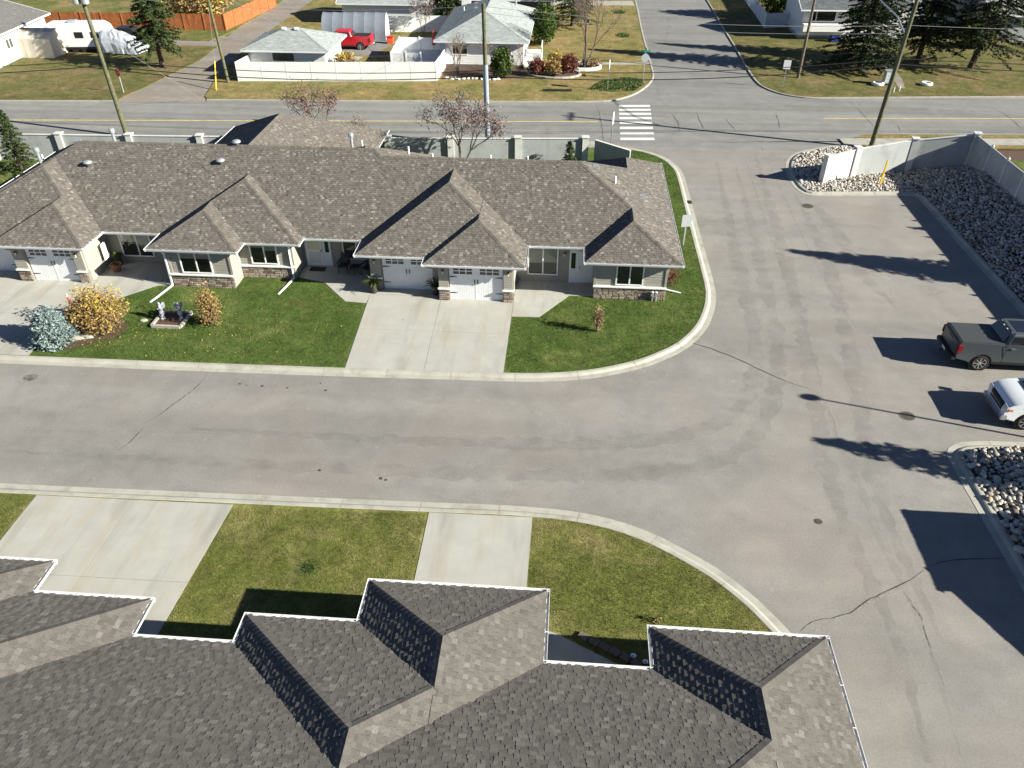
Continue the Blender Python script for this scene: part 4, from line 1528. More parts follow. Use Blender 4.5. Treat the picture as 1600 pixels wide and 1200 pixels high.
nfoot = [(7.25, 2.6), (7.25, 13.5), (3.45, 13.5), (3.45, 12.1), (-.65, 12.1), (-.65, 14.5), (-4.85, 14.5), (-4.85, 13.1), (-8.15, 13.1), (-8.15, 12.1), (-12.3, 12.1), (-12.3, 13.4), (-16, 13.4), (-16, 14.5), (-20, 14.5), (-20, 12.1), (-35.4, 12.1), (-35.4, 2.6)]
MB().prism(nfoot, -.1, ZE - .12).build('wall', MAT['siding'], near)
sd = MB()
for i in range(len(nfoot) - 1):
    lap_boards(sd, nfoot[i], nfoot[i + 1], .1, ZE - .13)
stuff(sd.build('siding_boards', MAT['siding'], near))
garage_door(near, -4.1, -1.4, 2.1, 14.52)
window(near, 4.2, 6.4, .9, 2.1, 13.53, (5.3,), (.4,), face=1)
window(near, -7.6, -5.6, .9, 2.1, 13.13, (-6.6,), (.4,), face=1)
# ================================================================ VEGETATION BUILDERS
def leaf_quads(P, size, rng, flat=0.0, aspect=.5):
    """numpy cloud of leaf quads -> (verts, n)"""
    n = len(P)
    a = rng.normal(0, 1, (n, 3))
    a[:, 2] *= (1 - flat)
    a /= np.linalg.norm(a, axis=1)[:, None] + 1e-9
    b = rng.normal(0, 1, (n, 3))
    b -= a * (a * b).sum(1)[:, None]
    b /= np.linalg.norm(b, axis=1)[:, None] + 1e-9
    s = size * rng.uniform(.6, 1.35, n)[:, None]
    V = np.zeros((n, 4, 3))
    V[:, 0] = P - a * s
    V[:, 1] = P + b * s * aspect
    V[:, 2] = P + a * s
    V[:, 3] = P - b * s * aspect
    return V


def quad_mesh(name, V, tone, mat, parent=None):
    n = len(V)
    me = bpy.data.meshes.new(name)
    me.vertices.add(n * 4)
    me.vertices.foreach_set('co', V.astype(np.float32).ravel())
    me.loops.add(n * 4)
    me.loops.foreach_set('vertex_index', np.arange(n * 4, dtype=np.int32))
    me.polygons.add(n)
    me.polygons.foreach_set('loop_start', np.arange(0, n * 4, 4, dtype=np.int32))
    me.update(calc_edges=True)
    at = me.attributes.new('tone', 'FLOAT', 'FACE')
    at.data.foreach_set('value', np.clip(tone, 0, 1).astype(np.float32))
    me.materials.append(mat)
    o = bpy.data.objects.new(name, me)
    COL.objects.link(o)
    if parent is not None:
        o.parent = parent
    return o


def spruce(name, label, loc, H, R, seed=1, mat='needle_dark', base=.12, dens=1.0, lean=(0, 0), cat='spruce tree', group=None, leafsize=.13, droop=.28, power=.85):
    rng = np.random.default_rng(seed)
    t = thing(name, label, cat, loc, 0, group)
    tr = MB()
    bend = lambda z: (lean[0] * z / H, lean[1] * z / H)
    pts = [(*bend(z), z) for z in np.linspace(-.1, H * .97, 9)]
    r0 = .02 * H + .06
    tr.tube(pts, [r0 * (1 - .93 * i / 8) for i in range(9)], 8)
    P, T, D = [], [], []
    z = H * base
    while z < H * .985:
        f = (z / H - base) / (1 - base)
        L0 = R * (1 - f) ** power + .10
        nb = int(rng.integers(6, 10))
        a0 = rng.uniform(0, 6.28)
        for k in range(nb):
            a = a0 + 6.28 * k / nb + rng.normal(0, .18)
            L = L0 * rng.uniform(.62, 1.12)
            up = rng.uniform(-.05, .25) * f
            bx, by = bend(z)
            dirx, diry = math.cos(a), math.sin(a)
            zz = z + rng.uniform(-.1, .1)
            tip = (bx + dirx * L, by + diry * L, zz - L * droop + up * L)
            if L > .5:
                tr.tube([(bx, by, zz), tip], [.012 + .014 * L, .006], 4, cap=False)
            m = max(6, int(L * 19 * dens))
            s = rng.uniform(.12, 1.0, m) ** .8
            width = .20 * L * (1.08 - s) + .07
            off = rng.normal(0, .55, m) * width
            px = bx + dirx * L * s - diry * off
            py = by + diry * L * s + dirx * off
            pz = zz - L * droop * s ** 1.3 + up * L * s - np.abs(off) * .22 + rng.normal(0, .045, m)
            P.append(np.stack([px, py, pz], 1))
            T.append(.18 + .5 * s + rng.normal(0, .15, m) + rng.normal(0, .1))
        z += (.16 + .028 * H * (1 - f)) * rng.uniform(.75, 1.2) / max(.6, dens ** .5)
    P, T = np.concatenate(P), np.concatenate(T)
    tr.build('trunk', MAT['bark'], t)
    V = leaf_quads(P, leafsize, rng, .45, .30)
    quad_mesh('crown', V, T, MAT[mat], t)
    return t


def branching(mb, p, d, L, r, depth, rng, tips, spread=.55, up=.15, shrink=.72):
    n = 3
    pts = [p]
    q = Vector(p)
    dd = Vector(d)
    for i in range(n):
        dd = (dd + Vector(rng.normal(0, .10, 3)) + Vector((0, 0, up * .15))).normalized()
        q = q + dd * (L / n)
        pts.append(q.copy())
        if depth <= 2:
            tips.append((q.copy(), depth))
    mb.tube(pts, [r, r * .88, r * .78, r * .66], 5 if depth > 1 else 4, cap=False)
    if depth == 0:
        return
    for k in range(int(rng.integers(2, 4))):
        nd = (dd + Vector(rng.normal(0, spread, 3)) + Vector((0, 0, up))).normalized()
        branching(mb, q, nd, L * shrink * rng.uniform(.8, 1.15), r * .62, depth - 1, rng, tips, spread, up, shrink)


def tree(name, label, loc, H, seed, leafmat, nleaf=1500, leafsize=.12, depth=4, stems=1, cat='tree', spread=.5, cluster=.28, r0=None, group=None, bark='bark_grey', up=.18, first=.30):
    rng = np.random.default_rng(seed)
    t = thing(name, label, cat, loc, 0, group)
    mb = MB()
    tips = []
    for s in range(stems):
        a = 6.28 * s / max(1, stems) + rng.uniform(-.3, .3)
        d = Vector((math.cos(a) * .15 * (stems > 1), math.sin(a) * .15 * (stems > 1), 1)).normalized()
        branching(mb, Vector((math.cos(a) * .06, math.sin(a) * .06, 0)), d, H * first, r0 or H * .018, depth, rng, tips, spread, up)
    mb.build('trunk', MAT[bark], t)
    if nleaf:
        pos = np.array([tuple(p) for p, k in tips])
        idx = rng.integers(0, len(pos), nleaf)
        P = pos[idx] + rng.normal(0, cluster, (nleaf, 3))
        T = .5 + rng.normal(0, .2, nleaf) + .12 * np.sin(P[:, 2] * 3 + P[:, 0] * 2)
        quad_mesh('crown', leaf_quads(P, leafsize, rng, 0, .55), T, MAT[leafmat], t)
    return t


def shrub(name, label, loc, r, seed, leafmat, n=1500, leafsize=.07, cat='shrub', stems=7, hollow=.35, group=None, lump=.25, jit=.05, bark='bark'):
    rng = np.random.default_rng(seed)
    rx, ry, rz = r
    t = thing(name, label, cat, loc, 0, group)
    mb = MB()
    for k in range(stems):
        a = rng.uniform(0, 6.28)
        q = rng.uniform(.3, .8)
        mb.tube([(0.05 * math.cos(a), .05 * math.sin(a), 0), (rx * q * .5 * math.cos(a), ry * q * .5 * math.sin(a), rz * .9), (rx * q * math.cos(a), ry * q * math.sin(a), rz * rng.uniform(1.3, 1.85))], [.022, .016, .006], 5, cap=False)
    mb.build('stems', MAT[bark], t)
    d = rng.normal(0, 1, (n, 3))
    d /= np.linalg.norm(d, axis=1)[:, None]
    ph = rng.uniform(0, 6.28, 6)
    bump = 1 + lump * (np.sin(d[:, 0] * 4.1 + ph[0]) * np.sin(d[:, 1] * 4.7 + ph[1]) + .6 * np.sin(d[:, 2] * 7 + ph[2] + d[:, 0] * 6) * np.sin(d[:, 1] * 9 + ph[3]))
    rad = (hollow + (1 - hollow) * rng.uniform(0, 1, n) ** .5) * bump
    P = d * rad[:, None] * np.array([rx, ry, rz]) + np.array([0, 0, rz * .98])
    P += rng.normal(0, jit, (n, 3))
    P[:, 2] = np.abs(P[:, 2]) + .02
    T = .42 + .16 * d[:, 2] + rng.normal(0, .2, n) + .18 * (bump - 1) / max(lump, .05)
    quad_mesh('crown', leaf_quads(P, leafsize, rng, 0, .55), T, MAT[leafmat], t)
    return t


def needle_bush(name, label, loc, r, H, seed, mat, n=2600, cat='shrub'):
    """dense dwarf conifer: tiered clumps of short needle sprays"""
    rng = np.random.default_rng(seed)
    t = thing(name, label, cat, loc)
    MB().tube([(0, 0, 0), (0, 0, H * .9)], [.07, .02], 6).build('trunk', MAT['bark'], t)
    nc = 340
    C, Rr = [], []
    for k in range(nc):
        z = rng.uniform(.03, 1) ** 1.15
        rr = r * (1 - z ** 1.5) ** .6 * (1.0 + rng.normal(0, .09)) * (rng.uniform(0, 1) ** .25) + .05
        a = rng.uniform(0, 6.28)
        C.append((rr * math.cos(a), rr * math.sin(a), z * H))
        Rr.append(rng.uniform(.10, .20))
    C = np.array(C)
    Rr = np.array(Rr)
    idx = rng.integers(0, nc, n)
    P = C[idx] + rng.normal(0, 1, (n, 3)) * Rr[idx][:, None] * np.array([.75, .75, .45])
    P[:, 2] = np.maximum(P[:, 2], .03)
    T = .45 + rng.normal(0, .17, n) + (P[:, 2] - C[idx][:, 2]) * 1.6
    quad_mesh('crown', leaf_quads(P, .085, rng, .2, .38), T, MAT[mat], t)
    return t


# ================================================================ ROCK BEDS
_rock_meshes = []


def rock_src():
    if not _rock_meshes:
        rnd = random.Random(5)
        for k in range(8):
            bm = bmesh.new()
            ax = (1, rnd.uniform(.65, .9), rnd.uniform(.45, .7))
            for i in range(20):
                z = 1 - 2 * (i + .5) / 20
                a = i * 2.39996
                q = math.sqrt(1 - z * z)
                j = rnd.uniform(.82, 1.1)
                bm.verts.new((ax[0] * q * math.cos(a) * j * .5, ax[1] * q * math.sin(a) * j * .5, ax[2] * z * j * .5))
            bmesh.ops.convex_hull(bm, input=bm.verts)
            me = bpy.data.meshes.new('rock')
            bm.to_mesh(me)
            bm.free()
            me.shade_smooth()
            me.materials.append(MAT['rock'])
            _rock_meshes.append(me)
    return _rock_meshes


def rock_bed(poly, zfun, size, dens, seed, near_pt, cnt, layers=1.0):
    rng = np.random.default_rng(seed)
    a = np.array(poly)
    x0, y0, x1, y1 = a[:, 0].min(), a[:, 1].min(), a[:, 0].max(), a[:, 1].max()
    # soil sheet following the slope
    gx, gy = np.linspace(x0, x1, 12), np.linspace(y0, y1, 30)
    mb = MB()
    # triangulated border polygon is enough: bed rises evenly
    bm = bmesh.new()
    vs = [bm.verts.new((p[0], p[1], zfun(p[0], p[1]) + .015)) for p in poly]
    bm.faces.new(vs)
    bmesh.ops.triangulate(bm, faces=bm.faces[:])
    me = bpy.data.meshes.new('rock_bed')
    bm.to_mesh(me)
    bm.free()
    me.materials.append(MAT['bedsoil'])
    root = bpy.data.objects.new('rock_bed', me)
    COL.objects.link(root)
    struct(root)
    # jittered grid so the stones nest
    st = size * .78
    xs, ys = np.meshgrid(np.arange(x0, x1, st), np.arange(y0, y1, st))
    x = xs.ravel() + rng.uniform(-.42, .42, xs.size) * st
    y = ys.ravel() + rng.uniform(-.42, .42, xs.size) * st
    k = inside(poly, x, y) & (rng.uniform(0, 1, x.size) < dens)
    x, y = x[k], y[k]
    d = np.hypot(x - near_pt[0], y - near_pt[1])
    o = np.argsort(d)
    x, y = x[o], y[o]
    src = rock_src()
    BV, BF, BT = [], [], []
    base = [(np.array([v.co[:] for v in m.vertices]), [tuple(p.vertices) for p in m.polygons]) for m in src]
    off = 0
    for i in range(len(x)):
        s = size * float(np.clip(rng.lognormal(0, .28), .5, 1.9))
        z = zfun(x[i], y[i]) + s * rng.uniform(.04, .20)
        e = (rng.normal(0, .35), rng.normal(0, .35), rng.uniform(0, 6.28))
        j = int(rng.integers(0, len(src)))
        if i < cnt:
            ob = bpy.data.objects.new('stone', src[j])
            COL.objects.link(ob)
            ob.parent = root
            ob.location = (x[i], y[i], z)
            ob.rotation_euler = e
            ob.scale = (s, s, s)
        else:
            from mathutils import Euler
            m = np.array(Euler(e).to_matrix()) * s
            v, f = base[j]
            BV.append(v @ m.T + np.array([x[i], y[i], z]))
            for q in f:
                BF.append(tuple(w + off for w in q))
            BT += [float(rng.uniform())] * len(f)
            off += len(v)
    if BV:
        me = bpy.data.meshes.new('stones')
        me.from_pydata(np.concatenate(BV).tolist(), [], BF)
        me.shade_smooth()
        at = me.attributes.new('tone', 'FLOAT', 'FACE')
        at.data.foreach_set('value', BT)
        me.materials.append(MAT['rocks'])
        ob = bpy.data.objects.new('stones', me)
        COL.objects.link(ob)
        ob.parent = root
        stuff(ob)
    return root


XW = 28.5                                        # line of the tall side fence on the bank


def bank(x, y):
    t = min(1, max(0, (x - 24.3) / (XW - 24.3)))
    s = min(1, max(0, (58.0 - y) / 4.5))
    return .07 + 1.28 * t * (.35 + .65 * s)


r1i = offset(ROCK1, .58)
bed1 = [p for p in r1i if p[1] > 27.5] + [(XW + .3, 27.5), (XW + .3, 56.6), (24.5, 58.2), (22, 61.8)]
rock_bed(bed1, bank, .20, 1.0, 21, (18.5, 53.5), 300)
r2i = offset(ROCK2, .58)
bed2 = [p for p in r2i if 13 < p[1]] + [(16.6, 13), (21.5, 13), (21.5, 25.7)]
rock_bed(bed2, lambda x, y: .07 + .06 * max(0, x - 16.6), .255, 1.0, 22, (17.2, 22.5), 300)


# ================================================================ PRECAST WALLS
def wall_run(name, label, cat, pts, h0, post_every, mat='precast', pmat='precast_post', thick=.12, post=.45, post_up=.12, group=None, zs=None, cap=True, round_caps=False, mats=None):
    """pts: wall line; zs: (base, top) at each point; panels between posts are parts"""
    t = thing(name, label, cat, (pts[0][0], pts[0][1], 0), 0, group)
    o = Vector((pts[0][0], pts[0][1], 0))
    for i in range(len(pts) - 1):
        a, b = Vector((*pts[i], 0)) - o, Vector((*pts[i + 1], 0)) - o
        za, zb = zs[i], zs[i + 1]
        L = (b - a).length
        d = (b - a).normalized()
        nn = Vector((-d.y, d.x, 0)) * thick / 2
        k = max(1, round(L / post_every))
        for j in range(k):
            f0, f1 = j / k, (j + 1) / k
            p, q = a + (b - a) * f0, a + (b - a) * f1
            p2, q2 = p + d * (post * .45 if post else .01), q - d * (post * .45 if post else .01)
            zl = [za[0] + (zb[0] - za[0]) * f for f in (f0, f1)]
            zt = [za[1] + (zb[1] - za[1]) * f for f in (f0, f1)]
            mb = MB()
            Z = lambda v, z: (v.x, v.y, z)
            vs = [Z(p2 - nn, zl[0] - .3), Z(q2 - nn, zl[1] - .3), Z(q2 + nn, zl[1] - .3), Z(p2 + nn, zl[0] - .3), Z(p2 - nn, zt[0]), Z(q2 - nn, zt[1]), Z(q2 + nn, zt[1]), Z(p2 + nn, zt[0])]
            mb.add(vs, [(0, 3, 2, 1), (4, 5, 6, 7), (0, 1, 5, 4), (1, 2, 6, 5), (2, 3, 7, 6), (3, 0, 4, 7)])
            mb.build('panel', MAT[mats[i] if mats else mat], t)
            if cap:
                MB().beam((p2.x, p2.y, zt[0] + .025), (q2.x, q2.y, zt[1] + .025), thick + .07, .05).build('coping', MAT[pmat], t)
        for j in range(k + 1 if i == len(pts) - 2 else k):
            f = j / k
            p = a + (b - a) * f
            if not post:
                continue
            z0, z1 = za[0] + (zb[0] - za[0]) * f, za[1] + (zb[1] - za[1]) * f + post_up
            r = MB().cbox((p.x, p.y, (z0 + z1) / 2 - .1), (post, post, z1 - z0 + .2), math.atan2(d.y, d.x)).build('post', MAT[pmat], t)
            if cap:
                MB().cbox((p.x, p.y, z1 + .03), (post + .1, post + .1, .06), math.atan2(d.y, d.x)).build('post_cap', MAT[pmat], r)
            elif round_caps:
                MB().lathe([(.11, z1), (.11, z1 + .03), (.05, z1 + .09), (.03, z1 + .16)], 8, (p.x, p.y, 0)).build('post_cap', MAT[pmat], r)
    return t


wall_run('precast_wall', 'long pale precast wall with square pillars behind the townhouse row along the main road', 'wall',
         [(-48, 54.2), (-27, 55.0), (-8.6, 55.9), (1.2, 56.6)], 2, 4.9, zs=[(0, 2.0)] * 4)
wall_run('entry_wall', 'short sloping entry wall stepping down beside the townhouse row corner', 'wall',
         [(1.9, 56.5), (4.4, 55.0)], 2, 6, zs=[(0, 1.95), (0, 1.75)], post=0)
wall_run('entry_wall', 'white angled entry wall with pillars standing in the upper rock bed', 'wall',
         [(18.0, 54.4), (20.35, 55.75), (24.6, 57.0), (XW, 56.6)], 2, 9, zs=[(.08, 1.9), (.1, 2.05), (.3, 2.35), (.95, 2.95)], post=.42, mats=['precast_post', 'precast', 'precast'])
wall_run('side_fence', 'tall pale panel fence on the bank above the upper rock bed', 'fence',
         [(XW, 56.5), (XW, 30.0)], 2, 2.45, mat='precast', pmat='precast_post', thick=.08, post=.13, post_up=.06, zs=[(1.05, 2.95), (1.30, 3.05)], cap=False, round_caps=True)
t = thing('marker_post', 'pair of yellow marker stakes leaning in the rock bed before the entry wall', 'marker post', (21.85, 54.2, .1))
MB().tube([(0, 0, -.1), (.10, 0, 1.75)], .045, 8).build('stake', MAT['yellow_plastic'], t)
MB().tube([(.10, .06, -.1), (.17, .05, 1.55)], .035, 8).build('stake', MAT['yellow_plastic'], t)

# ================================================================ POLES AND WIRES
def pole(name, label, base, top, r0, r1, mat='wood_pole', sleeve=None, arms=(), lamp=None, transformer=False):
    b = Vector(base)
    t = thing(name, label, 'utility pole', b)
    T = Vector(top) - b
    MB().tube([(0, 0, -.2), T * .5, T], [r0, (r0 + r1) / 2, r1], 12).build('shaft', MAT[mat], t)
    if sleeve:
        MB().tube([(0, 0, -.1), T * sleeve], [r0 * 1.1, r0 * 1.02], 14).build('steel_sleeve', MAT['steel_pole'], t)
    for f, L, ang in arms:
        c = T * f
        dx, dy = math.cos(ang) * L / 2, math.sin(ang) * L / 2
        r = MB().beam((c.x - dx, c.y - dy, c.z), (c.x + dx, c.y + dy, c.z), .12, .14).build('crossarm', MAT['brown_pole'], t)
        for q in (-.95, -.4, .4, .95):
            MB().lathe([(.03, 0), (.06, .06), (.05, .1), (.07, .14), (.03, .22)], 8, (c.x + dx * q, c.y + dy * q, c.z + .07)).build('insulator', MAT['galv'], r)
    if transformer:
        for a in (0.3, -.35):
            c = T * .965
            r = MB().lathe([(.24, -.5), (.27, -.46), (.27, .42), (.22, .5), (.06, .52)], 14, (c.x + a, c.y - .2, c.z - .3)).build('transformer', MAT['galv'], t)
            MB().lathe([(.03, 0), (.06, .05), (.04, .1), (.06, .15), (.02, .25)], 8, (c.x + a, c.y - .2, c.z + .2)).build('bushing', MAT['plate'], r)
    if lamp:
        (f, P1, P2) = lamp
        c = T * f
        r = MB().tube([c, c + P1 * .45 + Vector((0, 0, .9)), c + P1 + Vector((0, 0, P2 * .85)), c + P1 * 1.35 + Vector((0, 0, P2))], [.05, .045, .04, .04], 8).build('lamp_arm', MAT['galv'], t)
        e = c + P1 * 1.35 + Vector((0, 0, P2))
        MB().blob(e + P1.normalized() * .3, (.42, .2, .11), 12, 6).build('lamp_head', MAT['galv'], r)
    return t, b + T


PL, PLt = pole('utility_pole', 'weathered green pole carrying transformers beside the main road at the left', (-35.7, 60.4, 0), (-36.1, 60.4, 11.0), .19, .13, transformer=True, arms=((.985, 2.2, 1.5),))
PM, PMt = pole('utility_pole', 'utility pole with grey steel lower sleeve standing behind the precast wall', (-6.3, 60.0, 0), (-6.45, 60.0, 10.3), .19, .14, sleeve=.60, arms=())
PR, PRt = pole('utility_pole', 'leaning green pole with curved street lamp arm behind the entry wall', (23.5, 61.9, 0), (24.0, 62.0, 12.4), .20, .13, lamp=(.66, Vector((-.5, 4.2, 0)), 1.5), arms=((.97, 2.2, 1.5),))
P4, P4t = pole('utility_pole', 'weathered pole at the corner of the white vinyl fence and gravel lane', (-33.1, 75.9, 0), (-33.6, 76.2, 9.8), .16, .11)
P5, P5t = pole('utility_pole', 'brown pole on the grass beside the corner house and side street', (22.2, 81.6, 0), (22.4, 82.0, 10.8), .16, .11, mat='brown_pole')


def wire(label, a, b, sag, r=.012, mat='wire_black', n=18):
    a, b = Vector(a), Vector(b)
    mid = (a + b) / 2
    o = MB().tube([a + (b - a) * (i / n) - Vector((0, 0, sag * 4 * (i / n) * (1 - i / n))) for i in range(n + 1)], r, 5).build('power_line', MAT[mat])
    return tag(o, label, 'cable')


def on(p, t, z):
    f = z / (t.z)
    return (p.location.x + (t.x - p.location.x) * f, p.location.y + (t.y - p.location.y) * f, z)


GW = 'overhead cables along the main road'
for k, (z, sag, r) in enumerate(((5.75, .5, .028), (5.35, .62, .034))):
    nm = ('upper', 'lower')[k]
    wire(f'{nm} black cable from the left pole to the sleeved middle pole', on(PL, PLt, z + .1), on(PM, PMt, z), sag, r)
    wire(f'{nm} black cable from the sleeved middle pole to the lamp pole', on(PM, PMt, z), on(PR, PRt, z + .9), sag, r)
    wire(f'{nm} black cable running left from the transformer pole out of frame', on(PL, PLt, z + .1), (-75, 56.5, z - .3), sag, r)
    wire(f'{nm} cable running right from the lamp pole out of frame', on(PR, PRt, z + .9), (66, 65.4, z + .6), sag, r)
wire('thin pale conductor between sleeved pole and lamp pole', on(PM, PMt, 10.1), on(PR, PRt, 8.9), .5, .014, 'wire')
wire('thin pale conductor just under the top one toward lamp pole', on(PM, PMt, 9.7), on(PR, PRt, 8.4), .55, .012, 'wire')
wire('thin pale conductor running right from lamp pole across the spruces', on(PR, PRt, 8.9), (66, 66, 8.6), .4, .014, 'wire')
wire('thin pale conductor from transformer pole to sleeved pole top', on(PL, PLt, 10.6), on(PM, PMt, 10.15), .7, .012, 'wire')
wire('pale guy wire from transformer pole down to the lane edge', on(PL, PLt, 8.0), (-33.5, 70.4, 0.05), 0, .014, 'wire')
wire('service drop from sleeved pole to the pale roofed bungalow', on(PM, PMt, 9.4), (-9.2, 88.0, 4.9), .5, .012, 'wire')
wire('service drop from lane pole to the pale roofed garage', on(P4, P4t, 8.8), (-28, 81, 3.9), .3, .012, 'wire')
t = thing('guy_anchor', 'yellow sleeved guy wire slanting beside the lane pole', 'guy wire', (-33.31, 73.3, 0))
MB().tube([(0, 0, 0), (-.25, 1.6, 2.3)], .06, 8).build('yellow_sleeve', MAT['yellow_plastic'], t)
MB().tube([(-.25, 1.6, 2.3), (-.25, 2.7, 6.5)], .014, 5).build('cable', MAT['wire'], t)

# out-of-frame street lamp whose shadow crosses the parking area
t = thing('street_lamp', 'slim grey street lamp standing in the lower rock bed beyond the white pickup', 'street lamp', (23.2, 25.75, .1))
MB().tube([(0, 0, 0), (0, 0, 5.8)], [.07, .05], 10).build('lamp_post', MAT['galv'], t)
MB().blob((-.0, 0, 5.9), (.42, .26, .13), 12, 6).build('lamp_head', MAT['galv'], t)


# ================================================================ SIGNS
def sign(name, label, cat, base, h, rz, shape, size, mat, post='galv', z=None, face=None):
    t = thing(name, label, cat, base, rz)
    MB().box(-.035, -.03, -.1, .035, .03, h).build('post', MAT[post], t)
    zc = z if z is not None else h - size[1] / 2
    mb = MB()
    if shape == 'oct':
        P = [(size[0] / 2 / math.cos(math.pi / 8) * math.cos(math.pi / 8 + k * math.pi / 4), size[0] / 2 / math.cos(math.pi / 8) * math.sin(math.pi / 8 + k * math.pi / 4)) for k in range(8)]
    else:
        a, b = size[0] / 2, size[1] / 2
        P = [(-a, -b), (a, -b), (a, b), (-a, b)]
    n = len(P)
    vs = [(x, -.04, zc + y) for x, y in P] + [(x, -.056, zc + y) for x, y in P]
    mb.add(vs, [tuple(range(n)), tuple(range(2 * n - 1, n - 1, -1))] + [(i, n + i, n + (i + 1) % n, (i + 1) % n) for i in range(n)])
    mb.build('panel', MAT[mat], t)
    if face:
        vs = [(x * .94, -.059, zc + y * .94) for x, y in P]
        MB().add(vs, [tuple(range(n))]).build('face', MAT[face], t)
    return t


sign('back_of_sign', 'blank grey back of a square sign on the lawn beside the townhouse gable and kerb', 'sign', (7.15, 43.6, .08), 2.0, .25, 'rect', (.62, .76), 'signback')
sign('crosswalk_sign', 'narrow edge-on white sign by the crosswalk corner behind the townhouse', 'sign', (3.25, 60.2, .1), 2.75, 1.35, 'rect', (.6, .9), 'plate')
t = sign('stop_sign', 'back of a stop sign topped by green street name blades at the side street corner', 'stop sign', (6.95, 79.5, .08), 2.6, .1, 'oct', (.75, .75), 'signback', z=2.1)
MB().box(-.45, -.02, 2.62, .45, .0, 2.80).build('name_blade', MAT['green_sign'], t)
MB().box(-.01, -.45, 2.83, .01, .45, 3.0).build('name_blade', MAT['green_sign'], t)
sign('crosswalk_sign', 'slim edge-on white sign in the green clover patch on the corner', 'sign', (3.4, 76.0, .08), 2.7, 1.4, 'rect', (.5, .8), 'plate')
sign('notice_sign', 'white rectangular sign on the dry grass beside the brown pole', 'sign', (20.05, 78.2, .08), 2.45, -.1, 'rect', (.65, .8), 'trim')
t = sign('stop_sign', 'small red stop sign partly hidden by the transformer pole at the lane', 'stop sign', (-41.6, 71.9, .08), 2.1, -.5, 'oct', (.65, .65), 'red', face='red')


def lettering(parent, text, size, loc, rot, mat):
    c = bpy.data.curves.new('lettering', 'FONT')
    c.body = text
    c.size = size
    c.align_x = 'CENTER'
    c.align_y = 'CENTER'
    c.extrude = .001
    o = bpy.data.objects.new('tmp', c)
    COL.objects.link(o)
    dg = bpy.context.evaluated_depsgraph_get()
    me = bpy.data.meshes.new_from_object(o.evaluated_get(dg))
    bpy.data.objects.remove(o)
    me.materials.clear()
    me.materials.append(MAT[mat])
    q = bpy.data.objects.new('lettering', me)
    COL.objects.link(q)
    q.parent = parent
    q.location = loc
    q.rotation_euler = rot
    return q


lettering(t, 'STOP', .22, (0, -.063, 2.1 - .325), (math.pi / 2, 0, 0), 'plate')
# ================================================================ VEHICLES
def loft(sections, closed=True):
    """sections: list of rings (same count) -> MB"""
    mb = MB()
    n = len(sections[0])
    vs = [p for s in sections for p in s]
    fs = []
    for i in range(len(sections) - 1):
        for k in range(n):
            fs.append((i * n + k, i * n + (k + 1) % n, (i + 1) * n + (k + 1) % n, (i + 1) * n + k))
    fs.append(tuple(range(n - 1, -1, -1)))
    fs.append(tuple((len(sections) - 1) * n + k for k in range(n)))
    return mb.add(vs, fs)


